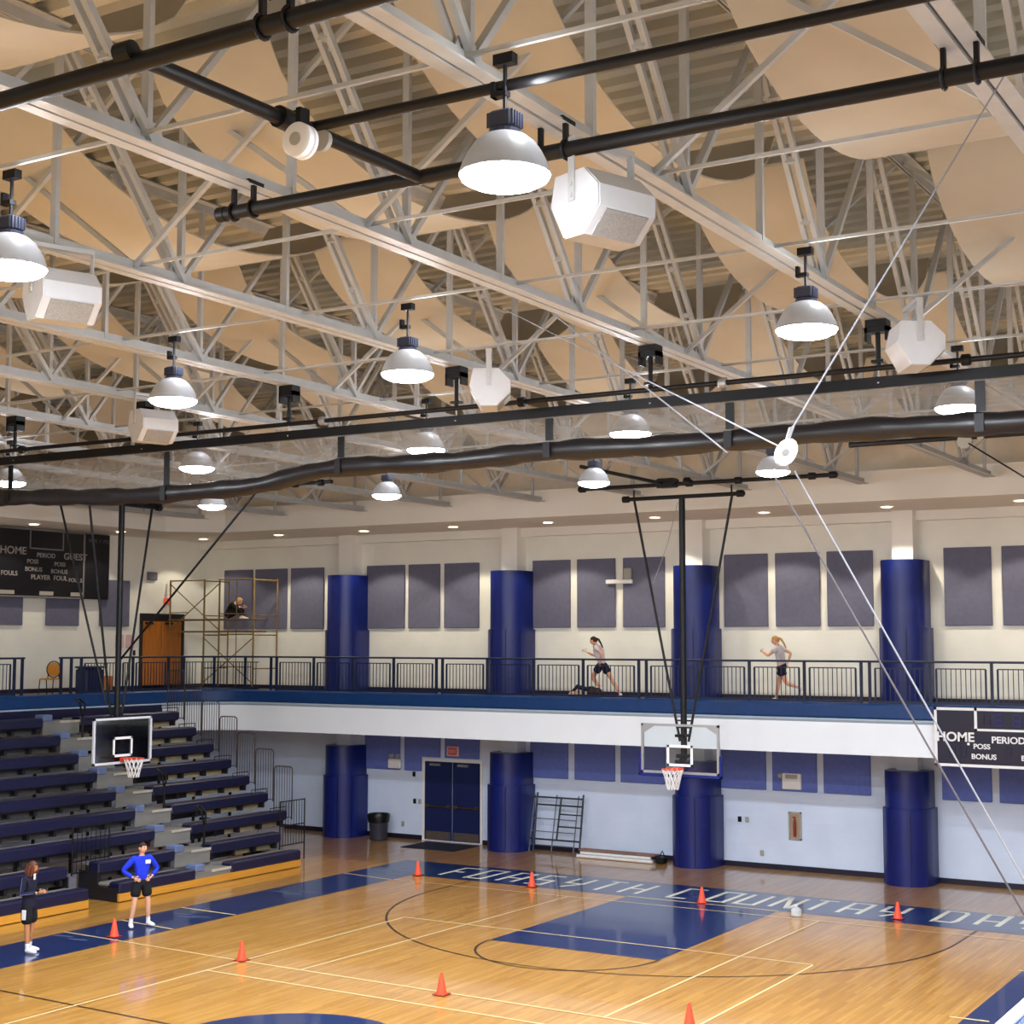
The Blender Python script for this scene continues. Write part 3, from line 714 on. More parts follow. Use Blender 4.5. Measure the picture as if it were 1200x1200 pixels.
# ------------------------------------------------------------------ roll-up divider curtain at half court
CYY = -14.6
def cx(x): return 13.8577+(x-13.8577)*.976
t = thing('curtain_pipe', 'long black pipe carrying the rolled divider curtain on beam clamps', 'pipe', (-13.0, CYY, 8.79))
MB().tube((0,0,0), (25.6,0,0), .032, 12).obj('pipe', BLACK, t, smooth=True)
for k, x in enumerate((.9, 4.12, 6.9, 9.75, -2.05, -5.2)):
    c = x+13.0; q = MB().lathe([(.055,-.05),(.065,-.04),(.065,.04),(.055,.05)], (c,0,0), 12, 'x'); q.obj('pipe_coupling', BLACK if k % 2 else ALU, t)
for x in TX[1:8]:
    c = x+13.0; q = MB()
    q.box((c-.13,-.08,.40), (c+.13,.08,.46)); q.box((c-.13,-.08,.30), (c-.1,.08,.46)); q.box((c+.1,-.08,.30), (c+.13,.08,.46)); q.box((c-.12,-.09,.46), (c+.12,.09,.54))
    q.tube((c,0,.42), (c,0,.02), .028, 10); q.box((c-.07,-.05,.06), (c+.07,.05,.09)); q.obj('beam_clamp', BLACK, t)
    q = MB().tube((c,0,.0), (c,0,-.18), .012, 8); q.lathe([(.022,-.19),(.03,-.17),(.022,-.15)], (c,0,0), 10); q.obj('hanger_rod', W_STEEL, t)
t = thing('divider_curtain', 'raised black mesh divider curtain sagging in a long roll across the hall', 'curtain', (0, CYY, 8.69))
xs = [-13+.35*i for i in range(73)]
knots = [(-13,-.55),(-6.2,-.55),(-2.2,-.68),(-.65,-.66),(1.25,-.47),(3,-.50),(4.6,-.46),(6.3,-.5),(8.4,-.48),(10.3,-.52),(12.6,-.52)]
def sag(x):
    for (a, za), (c, zc) in zip(knots[:-1], knots[1:]):
        if a <= x <= c:
            u = (x-a)/(c-a); u = u*u*(3-2*u); return za+(zc-za)*u
    return knots[-1][1]
q = MB(); 
for x0, x1 in zip(xs[:-1], xs[1:]):
    q.add([(x0,-.02,0),(x1,-.02,0),(x1,-.03,-.13),(x0,-.03,-.13),(x0,.02,0),(x1,.02,0),(x1,.03,-.13),(x0,.03,-.13)], [(3,2,1,0),(4,5,6,7),(0,1,5,4),(2,3,7,6)])
q.obj('top_band', BLACK, t)
q = MB(); N = 6; n = len(xs)
for i in range(N+1):
    u = i/N
    for j, x in enumerate(xs):
        q.v.append((x, .05*math.sin(x*2.1+u*2)*u*(1-u)*2-.02, -.125+(sag(x)+.0+.125)*u))
for i in range(N):
    for j in range(n-1): q.f.append((i*n+j, i*n+j+1, (i+1)*n+j+1, (i+1)*n+j))
q.obj('netting', NETTING, t, smooth=True)
q = MB(); ns = 12; fx = [-13+.175*i for i in range(146)]
for j, x in enumerate(fx):
    z = sag(x)-.10; r = .128+.012*math.sin(x*5.3)+.008*math.sin(x*11.7)
    for k in range(ns):
        a = 2*PI*k/ns; q.v.append((x, r*.8*math.cos(a), z+r*math.sin(a)))
for j in range(len(fx)-1):
    for k in range(ns): q.f.append((j*ns+k, j*ns+(k+1) % ns, (j+1)*ns+(k+1) % ns, (j+1)*ns+k))
q.obj('bottom_roll', mat('black_vinyl_roll', (22, 21, 26), .35, spec=.5, var=.2), t, smooth=True)
for x in (-5.4, -2.0, 1.25, 4.55, 7.0, 9.9):
    q = MB(); z = sag(x); q.box((x-.055,-.045,-.15), (x+.055,-.035,z+.03)); q.box((x-.05,-.125,z-.2), (x+.05,-.11,z)); q.obj('lift_strap', BLACK, t)

# ------------------------------------------------------------------ ropes and pulley block
def at(px, py, depth):
    d = CF+CR*((px-600)/FPX)-CU*((py-600)/FPX); return CAM+d*depth
PB = at(921, 530, 9.2)
t = thing('pulley_block', 'bright white pulley block held in mid-air by crossing ropes', 'pulley', PB)
M_ = Matrix(((CR.x,CU.x,-CF.x),(CR.y,CU.y,-CF.y),(CR.z,CU.z,-CF.z)))
def loc2(x, y, z=0): return M_ @ Vector((x, y, z))
q = MB(); pts = [loc2(.066*math.cos(a)+.02*math.sin(a), .085*math.sin(a)) for a in [2*PI*k/14 for k in range(14)]]
off = loc2(0,0,.03); q.add([p+off for p in pts]+[p-off for p in pts], [tuple(range(14)), tuple(range(27,13,-1))]+[(i,14+i,14+(i+1)%14,(i+1)%14) for i in range(14)])
q.obj('cheek', WHITEP, t)
q = MB().path([loc2(0,.05), loc2(.02,.09), loc2(.045,.16), loc2(.025,.15), loc2(.0,.06)], .009, 8); q.obj('shackle', ALU, t)
q = MB().tube(loc2(-.005,.0,-.04), loc2(-.005,.0,.04), .02, 10); q.obj('axle', ALU, t)
def rope(label, a, c, r, m, sag_=0.):
    a = Vector(a); c = Vector(c); o = MB().path([Vector((0,0,0)), (c-a)*.5-Vector((0,0,sag_)), c-a], r, 8).obj('rope', m, loc=a); tag(o, label, 'rope'); return o
rope('white rope rising steeply from the pulley block to the roof at upper right', PB+loc2(.04,.15), (11.75, -21.4, 9.32), .0055, CORD)
rope('white rope running from the pulley block up left to the middle trusses', PB+loc2(-.03,.03), (5.5, -17.3, 9.32), .0055, CORD)
rope('thin white rope parallel to the first, ending at the curtain roll', (5.85, -16.85, 9.32), at(852, 530, 15.8), .009, CORD)
rope('white rope dropping from the pulley block towards the near floor, paler strand', at(931, 552, 9.2), at(1215, 1058, 8.4), .0055, CORD)
rope('grey rope dropping from the pulley block towards the near floor, darker strand', at(904, 552, 9.25), at(1215, 1098, 8.8), .006, GREYCORD)
t = thing('cable_reel', 'small round grey cable reel on the black bar at the right frame edge', 'reel', (7.55, -6.05, 9.04))
MB().lathe([(.0,-.05),(.12,-.05),(.12,.05),(.0,.05)], (0,0,0), 18, 'y').obj('drum', GREYP, t, smooth=True); MB().lathe([(.0,-.06),(.05,-.06),(.05,.06),(.0,.06)], (.26,0,.05), 14, 'y').obj('sheave', GREYP, t, smooth=True)
pipe_thing('black hoist bar with reel at the right frame edge beyond the curtain', (5.6, -6.0, 9.12), (9.6, -6.0, 9.12), .045, ())
rope('thin dark stay running down right from the black bar at the right frame edge', (7.62, -6.1, 9.0), at(1215, 568, 24.0), .014, BLACK)
# ------------------------------------------------------------------ bleachers
def bx(k): return -10.94-.66*(k-1)
ZS = [0, .43, .83, 1.26, 1.70, 2.12, 2.54, 2.95, 3.37, 3.79, 4.18]
t = thing('telescopic_bleacher', 'pulled-out navy bleachers with grey decks climbing the left side of the hall', 'bleachers', (-10.9, -2, 0))
O = Vector((-10.9, -2, 0))
def bo(mb, name, m, par=None, smooth=False):
    mb.v = [(v[0]-O.x, v[1]-O.y, v[2]-O.z) for v in mb.v]; return mb.obj(name, m, par or t, smooth)
YL, YA0, YA1 = -16.0, -4.2, -2.97
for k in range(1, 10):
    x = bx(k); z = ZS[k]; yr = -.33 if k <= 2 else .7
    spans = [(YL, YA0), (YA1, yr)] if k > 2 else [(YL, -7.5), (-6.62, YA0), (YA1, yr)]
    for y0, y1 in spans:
        bo(MB().rbox((x-.34, y0, z-.25), (x, y1, z), .03), 'seat', SEAT)
        q = MB().box((x-.3, y0+.05, z-.275), (x-.08, y1-.05, z-.25)); n = max(2, int((y1-y0)/.75))
        for i in range(n+1):
            y = y0+.12+(y1-y0-.24)*i/n; q.box((x-.24, y-.04, z-.40), (x-.08, y+.04, z-.27))
        bo(q, 'seat_bracket', UNDER)
        if k < 10: bo(MB().box((x-.74, y0, z-.09), (x-.345, y1, z-.05)), 'deck', DECKG)
        if y0 < -5 or k == 1: bo(MB().box((x-.335, y0, z-.43), (x-.315, y1, z-.26)), 'riser', mat('dim_grey_riser', (92, 90, 90), .6, var=.1))
        else:
            ym = y0+(y1-y0)*.42; bo(MB().box((x-.335, y0, z-.43), (x-.315, ym, z-.26)), 'riser', UNDER); bo(MB().box((x-.335, ym, z-.43), (x-.315, y1, z-.26)), 'riser', mat('lit_gap_cream', (196, 182, 146), .7))  # cream boards stand for light through the open gaps, dark ones for shade
    zd = z-.09
    if k < 10:   # aisle treads, nosing and the half step
        bo(MB().box((x-.74, YA0+.01, zd-.05), (x-.02, YA1-.01, zd)).box((x-.06, YA0+.01, zd-.34), (x-.03, YA1-.01, zd-.05)), 'aisle_tread', DECKG)
        bo(MB().box((x-.03, YA0+.55, zd-.05), (x+.0, YA1-.01, zd+.008)), 'tread_nosing', mat('pale_tread_nosing', (188, 182, 170), .5))
        bo(MB().rbox((x-.36, YA0+.02, zd), (x-.02, YA0+.32, zd+.17), .02), 'half_step', STEPB)
bo(MB().rbox((-16.97, YL, 3.5), (-16.90, .7, 3.955), .01), 'rear_panel', SEAT)
# kick plinths and cut-out sides
bo(MB().box((-11.0, YL, .02), (-10.95, -7.5, .19)), 'kick_plinth', PLINTH)
bo(MB().box((-11.0, -6.62, .02), (-10.95, -.33, .19)), 'kick_plinth', PLINTH)
for y in (-7.5, -6.62): bo(MB().box((-12.2, y-.02, .02), (-11.0, y+.02, .3)).box((-12.2, y-.02, .3), (-11.6, y+.02, .62)), 'side_panel', UNDER)
bo(MB().box((-12.32, -7.5, .02), (-12.28, -6.62, .55)), 'riser_panel', mat('grey_riser_panel', (120, 118, 128), .6))
bo(MB().box((-12.9, -.33, .02), (-11.0, -.29, .3)), 'end_panel', UNDER)
bo(MB().box((-12.45, -.3, .02), (-12.4, .72, .85)), 'end_panel', mat('grey_riser_panel', (120, 118, 128)))
bo(MB().box((-17.0, .70, .02), (-12.4, .74, .12)), 'base_rail', UNDER)
# support posts seen through the open rows
for k in range(3, 11, 2):
    for y in (-8, -5.2, -2.2, .4): bo(MB().bar((bx(k)-.45, y, 0), (bx(k)-.45, y, ZS[k]-.4), .06, .06), 'support_post', UNDER)
# wheelchair cut-out guard rail
q = MB(); xg = -11.98
for y in (-7.05, -5.95): q.tube((xg, y, .55), (xg, y, 1.62), .02)
for z in (.6, .85, 1.05, 1.6): q.tube((xg, -7.05, z), (xg, -5.95, z), .016)
for i in range(1, 8): y = -7.05+1.1*i/8; q.tube((xg, y, .6), (xg, y, 1.6), .009, 6)
bo(q, 'guard_rail', BLACK)
q = MB(); xg = -11.75
for y in (-.22, .78): q.tube((xg, y, .02), (xg, y, 1.6), .018)
for z in (.45, .95, 1.58): q.tube((xg, -.22, z), (xg, .78, z), .016)
for i in range(1, 9): y = -.22+i/9; q.tube((xg, y, .45), (xg, y, 1.58), .008, 6)
bo(q, 'guard_rail', BLACK)
# end rails, one rounded hoop of bars per row
RAIL = mat('dark_rail_steel', (58, 52, 54), .45, var=.1)
for k in range(3, 10):
    q = MB(); x0 = bx(k)-.56; x1 = bx(k)+.06; z0 = ZS[k]-.25; z1_ = ZS[k]+1.14; y = .8; r = .09
    pts = [(x0, y, z0), (x0, y, z1_-r)]+[(x0+r-r*math.cos(a), y, z1_-r+r*math.sin(a)) for a in (PI/6, PI/3, PI/2)]+[(x1-r+r*math.sin(a), y, z1_-r+r*math.cos(a)) for a in (0, PI/6, PI/3, PI/2)]+[(x1, y, z0)]
    q.path(pts, .016, 6); q.tube((x0, y, z0+.05), (x1, y, z0+.05), .012, 6)
    for i in range(1, 7): x = x0+(x1-x0)*i/7; q.tube((x, y, z0+.05), (x, y, z1_-.005), .008, 5)
    bo(q, 'end_rail', RAIL)
    q = MB(); x = bx(k); q.path([(x-.05, .05, ZS[k]), (x-.05, .05, ZS[k]+.1), (x-.05, .68, ZS[k]+.1), (x-.05, .68, ZS[k])], .012, 6); bo(q, 'seat_end_rail', BLACK)
# aisle handrails
for k, y in ((2, YA1-.05), (4, YA1-.08), (8, YA1-.35)):
    x = bx(k)-.2; z = ZS[k]-.1; q = MB(); q.tube((x, y, z), (x, y, z+.62), .03)
    q.path([(x, y, z+.55), (x+.1, y-.16, z+.72), (x+.12, y-.22, z+.9), (x-.2, y-.1, z+.98), (x-.3, y+.15, z+.98), (x-.15, y+.2, z+.85), (x, y+.05, z+.62)], .026, 8, closed=True)
    bo(q, 'aisle_handrail', BLACK)

# ------------------------------------------------------------------ basketball hoops hung from the roof
def hoop(label, loc, rz, topz, brace_top, pad_edge=True, extra=None):
    """board faces local -y; origin on the floor below the board's middle"""
    t = thing('basketball_hoop', label, 'basketball hoop', loc, rz)
    bw, z0, z1_ = .915, 2.92, 3.98
    MB().box((-bw+.04, -.012, z0+.04), (bw-.04, 0, z1_-.04)).obj('backboard_glass', GLASS, t)
    q = MB()
    for a, c in (((-bw,-.03,z0), (bw,.02,z0+.05)), ((-bw,-.03,z1_-.05), (bw,.02,z1_)), ((-bw,-.03,z0), (-bw+.05,.02,z1_)), ((bw-.05,-.03,z0), (bw,.02,z1_))): q.box(a, c)
    q.obj('backboard_frame', ALU if pad_edge else mat('white_board_frame', (206, 208, 216), .4), t)
    q = MB()
    for a, c in (((-.305,-.02,3.08), (.305,-.012,3.135)), ((-.305,-.02,3.48), (.305,-.012,3.535)), ((-.305,-.02,3.08), (-.25,-.012,3.535)), ((.25,-.02,3.08), (.305,-.012,3.535))): q.box(a, c)
    q.obj('target_square', WHITEP, t)
    if pad_edge:
        q = MB().rbox((-bw-.06,-.05,z0-.07), (bw+.06,.05,z0), .015).rbox((-bw-.06,-.05,z0-.07), (-bw-.0,.05,z0+.42), .015).rbox((bw+.0,-.05,z0-.07), (bw+.06,.05,z0+.42), .015)
        q.obj('edge_padding', PAD, t)
        q = MB()
        for s in (-1, 1): q.prism([(s*(bw-.05), z1_-.05), (s*(bw-.3), z1_-.05), (s*(bw-.05), z1_-.2)], -.02, .01, 'xz')
        q.obj('corner_gusset', ALU, t)
    rc = (0, -.38, 3.05)
    q = MB().path([(rc[0]+.229*math.cos(a), rc[1]+.229*math.sin(a), rc[2]) for a in [2*PI*k/28 for k in range(28)]], .011, 8, closed=True)
    q.box((-.09, -.16, 2.98), (.09, -.02, 3.06)); q.bar((-.08, -.05, 2.96), (-.12, -.2, 3.05), .02, .02); q.bar((.08, -.05, 2.96), (.12, -.2, 3.05), .02, .02)
    rim = q.obj('rim', RIMO, t, smooth=True)
    q = MB(); n = 12
    for k in range(n):
        for s in (-1, 1):
            p = []
            for i in range(6):
                u = i/5; r = .225-.12*u**.8+.01*u; a = 2*PI*(k+s*u*1.5)/n; p.append((rc[0]+r*math.cos(a), rc[1]+r*math.sin(a), 3.04-.42*u))
            q.path(p, .0105, 5)
    q.obj('net', NETW, t)
    # mast and braces
    q = MB().tube((0, .2, 3.2), (0, .2, topz), .07, 14); q.box((-.12, .05, 3.25), (.12, .25, 3.33)); q.box((-.12, .0, 3.7), (.12, .25, 3.76)); q.box((-.03, .02, 3.0), (.03, .22, 3.3)); q.obj('mast', BLACK, t, smooth=True)
    q = MB(); 
    for z in (3.9, 4.05, 4.28): q.box((-.17, .16, z-.015), (.17, .24, z+.015))
    q.box((-.02,.15,3.85), (.02,.25,4.3)); q.obj('mast_collar', BLACK, t)
    q = MB().tube((-brace_top-.25, .2, topz+.02), (brace_top+.3, .2, topz+.02), .045, 12)
    for s in (-1, 1): q.lathe([(.075,-.07),(.075,.07)], (s*(brace_top+.2), .2, topz+.02), 12, 'x'); q.tube((s*brace_top, .2, topz), (s*brace_top, .2, topz+.22), .02)
    q.obj('cross_bar', BLACK, t)
    for s in (-1, 1):
        MB().tube((s*brace_top, .22, topz-.02), (s*.1, .22, 3.6), .028, 10).obj('side_brace', BLACK, t)
    if extra: extra(t)
    return t
def extra_main(t):
    q = MB().tube((-2.55, .15, 9.2), (3.55, .15, 9.2), .045, 12); 
    for x in (-2.45, -.5, .2, 1.35, 3.0, 3.45): q.lathe([(.075,-.07),(.075,.07)], (x, .15, 9.2), 12, 'x')
    q.obj('support_pipe', BLACK, t)
    q = MB().tube((-.45, -3.6, 9.22), (-.4, .15, 9.22), .04, 10); q.obj('support_pipe', BLACK, t)
    q = MB().rbox((-.55, .0, 9.13), (-.1, .3, 9.33), .03); q.lathe([(.09,-.06),(.09,.06)], (.15,.15,9.24), 14, 'x'); q.obj('winch', BLACK, t)
    MB().path([(-.1, .2, 8.8), (-.45, .4, 7.9), (-.9, .6, 7.05)], .008, 6).obj('slack_cable', CORD, t)
hoop('glass-boarded basketball hoop on a tall black mast before the far columns', (.12, -1.22, 0), 0, 8.9, 1.17, True, extra_main)
def extra_side(t):
    # local -y looks into the hall: the folding brace runs forward, the fixed pipe too
    MB().tube((.05, .2, 5.3), (-.45, -4.35, 9.02), .026, 10).obj('folding_brace', BLACK, t)
    q = MB().tube((-.2, .9, 9.1), (-.2, -6.2, 9.14), .04, 10)
    for y in (-5.9, -5.2, -4.4, 0): q.lathe([(.07,-.06),(.07,.06)], (-.2, y, 9.13), 12, 'y')
    q.obj('support_pipe', BLACK, t)
    MB().tube((-.9, 1.3, 9.0), (-.35, .2, 4.3), .026, 10).obj('rear_brace', BLACK, t)
    q = MB().tube((-1.9, 1.3, 9.05), (1.3, .2, 9.05), .03, 10); q.obj('support_bar', BLACK, t)
hoop('basketball hoop with white framed board hanging in front of the bleachers', (-12.05, -5.55, 0), PI/2, 8.95, 1.0, False, extra_side)

# ------------------------------------------------------------------ scoreboards
t = thing('scoreboard', 'navy white-edged score display on the far balcony front', 'scoreboard', (6.1, 2.72, 3.02))
w = 1.6; h = 1.29
MB().rbox((-w, 0, 0), (w, .13, h), .02).obj('cabinet', SCORE2, t)
q = MB()
for a, c in (((-w,-.012,0),(w,.0,.06)), ((-w,-.012,h-.06),(w,0,h)), ((-w,-.012,0),(-w+.06,0,h)), ((w-.06,-.012,0),(w,0,h))): q.box(a, c)
for a, c in (((-.72,-.012,.79),(.72,0,.84)), ((-.72,-.012,.79),(-.66,0,h)), ((.66,-.012,.79),(.72,0,h))): q.box(a, c)
q.obj('border', WHITEP, t)
def seg(cx_, cz, sw, sh, par, m=DIGIT):
    q = MB()
    for a, c in (((-sw,0),(-sw,sh)), ((-sw,-sh),(-sw,0)), ((sw,0),(sw,sh)), ((sw,-sh),(sw,0)), ((-sw,sh),(sw,sh)), ((-sw,0),(sw,0)), ((-sw,-sh),(sw,-sh))):
        q.bar((cx_+a[0], -.004, cz+a[1]), (cx_+c[0], -.004, cz+c[1]), .02, .02)
    q.obj('digit', m, par)
BLUED = mat('dim_blue_digit', (30, 38, 120), .5)
for x in (-.45, -.2, .2, .45): seg(x, 1.03, .07, .12, t, BLUED if abs(x) < .3 else DIGIT)
for x in (-1.22, -.98, .98, 1.22): seg(x, .34, .06, .12, t)
seg(0, .36, .05, .1, t)
for txt, x, z, s in (('HOME', -1.14, .64, .28), ('GUEST', 1.14, .64, .25), ('PERIOD', 0, .60, .2), ('POSS', -.57, .45, .155), ('BONUS', -.53, .23, .155), ('POSS', .57, .45, .155), ('BONUS', .53, .23, .155)):
    text_obj(txt, s, WHITEP, t, loc=(x, -.014, z), bold=.025, sx=1.05)
MB().lathe([(.03,-.012),(.03,0)], (-.86, 0, .5), 12, 'y').obj('indicator', WHITEP, t)
t = thing('scoreboard', 'large black score display with GUEST lettering on the end wall above the bleachers', 'scoreboard', (LX+.075, -1.32, 6.98), PI/2)
w = 1.66; h = 1.95
MB().rbox((-w, -.14, 0), (w, 0, h), .02).obj('cabinet', SCORE, t)
q = MB(); f_ = -.152
for a, c in (((-w,f_,0),(w,-.14,.05)), ((w-.05,f_,0),(w,-.14,h)), ((-w,f_,0),(-w+.05,-.14,h)), ((-w,f_,h-.04),(w,-.14,h))): q.box(a, c)
for a, c in (((-.4,f_,1.38),(.85,-.14,1.42)), ((-.4,f_,1.38),(-.36,-.14,h)), ((.81,f_,1.38),(.85,-.14,h))): q.box(a, c)
q.obj('border', mat('dull_silver_border', (118, 116, 122), .4), t)
DULL = mat('dull_white_lettering', (150, 146, 146), .6)
for txt, x, z, s in (('HOME', -.98, 1.3, .3), ('GUEST', 1.3, 1.22, .27), ('PERIOD', .2, 1.21, .18), ('POSS', -.28, 1.02, .17), ('POSS', .72, .98, .17), ('BONUS', -.24, .8, .17), ('BONUS', .7, .77, .17), ('PLAYER  FOUL', .34, .58, .19), ('FOULS', -1.1, .66, .18), ('FOULS', 1.32, .54, .16)):
    text_obj(txt, s, DULL, t, loc=(x, f_-.002, z), bold=.012, sx=1.1)
for x, ww in ((-1.15, .5), (.25, .5), (1.38, .45)): MB().box((x-ww/2, f_-.004, .08), (x+ww/2, -.14, .19)).obj('name_plate', GREYP, t)
for x in (-1.2, -.9, .9, 1.2): seg(x, 1.0, .09, .11, t, mat('black_digit', (30, 28, 34), .5))
MB().rbox((w+.02, -.14, .02), (w+1.0, 0, h), .02).obj('stat_panel', SCORE, t)
text_obj('PLYR  F  PTS', .15, mat('dim_lettering', (92, 90, 96), .6), t, loc=(w+.55, f_+.008, h-.22), sx=1.0)

# ------------------------------------------------------------------ training cones
def make_cone():
    t = thing('training_cone', '', 'cone', (0,0,0), 0, 'orange training cones')
    MB().rbox((-.15,-.15,0), (.15,.15,.022), .012).obj('base', mat('dark_cone_base', (150, 44, 24), .5), t)
    MB().lathe([(.115,.02),(.11,.04),(.034,.425),(.030,.44),(.018,.44),(.018,.40)], n=20, caps=False).obj('body', ORANGE, t, smooth=True)
    return t
c0 = make_cone(); c0.scale = (.78, .78, .78)
for i, (x, y, l) in enumerate([(-8.18,-9.44,'orange cone on the blue side strip near the person in blue'), (-4.59,-9.82,'orange cone on the line crossing left of the dark arc'), (-7.58,.06,'orange cone at the far left corner of the court'), (-4.3,.02,'orange cone on the end strip beside the S of FORSYTH'),
        (-.06,-10.12,'orange cone standing alone in the near middle of the floor'), (0,.12,'orange cone on the end strip beside the first C'), (4.27,.48,'orange cone on the end strip under the Y of COUNTRY'), (4.25,-9.9,'orange cone cut off by the bottom frame edge')]):
    if i == 0: c0.location = (x, y, .007); c0['label'] = l
    else: copy_tree(c0, (x, y, .007), 0, l)

# ------------------------------------------------------------------ things along the lower far wall
t = thing('trash_can', 'grey trash can with a black bag folded over its rim by the far wall', 'trash can', (-12.4, 5.0, 0.001))
MB().lathe([(.23,0),(.25,.02),(.29,.62),(.30,.66),(.27,.66),(.24,.05),(0,.05)], n=24).obj('bin', TRASH, t, smooth=True)
MB().lathe([(.265,.5),(.31,.52),(.325,.62),(.335,.72),(.32,.76),(.28,.74),(.27,.6),(.2,.35),(0,.3)], n=24, caps=False).obj('bin_bag', TRASHB, t, smooth=True)
tag(MB().rbox((-10.95, 4.05, .001), (-9.15, 5.35, .016), .007).obj('door_mat', mat('dark_door_mat', (26, 34, 54), .9, bump=.3, scale=80)), 'dark mat lying on the floor in front of the navy double door', 'mat')
t = thing('exit_sign', 'red EXIT sign on the blue panel above the navy double door', 'sign', (-10.22, WY-.07, 2.6))
MB().rbox((-.2,-.05,-.14), (.2,0,.14), .01).obj('case', SIGNP, t); MB().box((-.15,-.053,-.1), (.15,-.05,.1)).obj('face', SIGNR, t)
text_obj('EXIT', .13, SIGNP, t, loc=(0,-.055,0), bold=.02)
t = thing('emergency_light', 'white emergency light box on the blue panels left of the double door', 'emergency light', (-12.25, WY-.07, 2.23))
MB().rbox((-.22,-.1,-.2), (.22,0,.08), .015).obj('case', WHITEP, t)
for s in (-1, 1): MB().lathe([(.05,-.06),(.07,.03),(.0,.03)], (s*.12,-.06,.16), 14, 'y').obj('lamp_head', GREYP, t)
t = thing('emergency_light', 'white emergency light box on the blue panels above the fire extinguisher', 'emergency light', (.07, WY-.07, 2.24))
MB().rbox((-.25,-.1,-.2), (.25,0,.2), .015).obj('case', WHITEP, t); MB().box((-.16,-.106,.07), (.16,-.1,.17)).obj('lens_strip', GREYP, t)
MB().lathe([(.05,-.06),(.07,.03),(.0,.03)], (-.3,-.06,.13), 14, 'y').obj('lamp_head', GREYP, t)
t = thing('extinguisher_cabinet', 'grey wall cabinet holding a red fire extinguisher under the blue panels', 'fire extinguisher cabinet', (.1, WY-.01, 1.12))
q = MB(); 
for a, c in (((-.17,-.03,-.35),(.17,0,-.31)), ((-.17,-.03,.31),(.17,0,.35)), ((-.17,-.03,-.35),(-.13,0,.35)), ((.13,-.03,-.35),(.17,0,.35))): q.box(a, c)
q.obj('frame', GREYP, t); MB().box((-.13,-.004,-.31), (.13,0,.31)).obj('back', mat('tan_cabinet_back', (172, 146, 126), .6), t)
MB().lathe([(.034,-.26),(.038,-.24),(.038,.1),(.028,.15),(.015,.17),(.015,.22)], (0,-.052,0), 14).box((-.05,-.06,.2), (.03,-.045,.235)).obj('extinguisher', mat('extinguisher_red', (138, 52, 38), .4), t, smooth=True)
for x, z, l in ((-11.6, 1.1, 'dark thermostat box left of the double door'), (-11.42, 1.1, 'grey light switch beside the double door frame'), (-12.02, .42, 'grey outlet cover low on the wall right of the trash can'), (-11.63, 1.88, 'small black junction box under the blue panels left of the door'),
      (-1.4, 1.2, 'dark switch box right of the hoop column'), (-1.2, 1.2, 'second small switch box right of the hoop column'), (-.8, .38, 'outlet cover low on the wall below the fire extinguisher')):
    o = MB().rbox((-.05,-.03,-.07), (.05,0,.07), .01).cbox((0,-.032,0), (.02,.012,.04)).obj('switch_box', BLACK if 'dark' in l or 'black' in l else GREYP, loc=(x, WY-.006, z)); tag(o, l, 'switch box' if 'switch' in l or 'thermostat' in l else 'outlet')
# scaffold end frame leaning on the wall
L0 = (-6.55, 5.1, 0.001)
def lean(xa, za, xb, zb, dy=0):
    f = lambda x, z: (x, .05+.3*z/1.6+dy, z)
    return f(xa, za), f(xb, zb)
q = MB()
for x in (-.72, .72): q.tube(*lean(x+.0, 0, x-.02, 1.6), .028, 8)
for z in (1.48, 1.28, .36): q.tube(*lean(-.86 if z != 1.28 else -.72, z, .72, z), .024, 8)
q.tube(*lean(-.02, .34, .02, 1.46), .026, 8)
for z in (1.05, .72): q.tube(*lean(.0, z, .72, z), .02, 8)
tag(q.obj('scaffold_ladder', SCAFD, loc=L0), 'dark thick-tubed scaffold end leaning against the far wall, the front one', 'scaffold')
q = MB()
for x in (-.88, -.18, .5): q.tube(*lean(x, .0, x+.03, 1.55, .05), .018, 8)
for z in (.9, .56, .2): q.tube(*lean(-.88, z, .5, z, .05), .014, 8)
tag(q.obj('scaffold_ladder', mat('grey_scaffold_steel', (96, 104, 120), .5), loc=L0), 'thinner grey scaffold end leaning on the far wall behind the dark one', 'scaffold')
# scaffold poles and a plank on the floor
S0 = (-4.55, 4.95, 0.001)
tag(MB().rbox((-1.2, .02, .166), (1.05, .32, .21), .01).obj('scaffold_plank', mat('reddish_plank', (150, 112, 96), .7, var=.2), loc=S0), 'long reddish plank lying on top of the white scaffold poles', 'plank')
for i, (yy, zz, r) in enumerate(((-.05,.046,.045), (.045,.046,.045), (-.0,.124,.04), (.085,.124,.04))):
    o = MB().tube((-1.2+.04*(i % 5), yy, zz), (1.05-.04*(i % 5), yy-.03, zz), r, 10).obj('scaffold_pole', WHITEP if i % 2 == 0 else GREYP, smooth=True, loc=S0)
    tag(o, 'white scaffold pole lying in the low stack on the floor by the far wall', 'pole', 'white scaffold poles on the floor')
tag(MB().rbox((1.08, -.02, .0), (1.31, .3, .16), .03).path([(1.13, .1, .13), (1.22, .15, .32), (1.28, .2, .12)], .02, 6).obj('tool_bag', BLACK, loc=S0), 'small black bag at the right end of the pole stack', 'bag')
# clear bottle bag on the end line
t = thing('water_jug', 'clear plastic jug standing on the end strip near the lettering', 'jug', (2.36, -.35, 0.007))
MB().lathe([(.12,0),(.14,.02),(.14,.16),(.12,.2),(.05,.24),(.045,.27),(.0,.27)], n=20).obj('body', CLEARP, t, smooth=True)
MB().lathe([(.05,.265),(.05,.295),(0,.295)], n=14).obj('cap', mat('pale_blue_cap', (180, 214, 240), .4, emit=.25), t); t.scale = (.8, .8, .8)

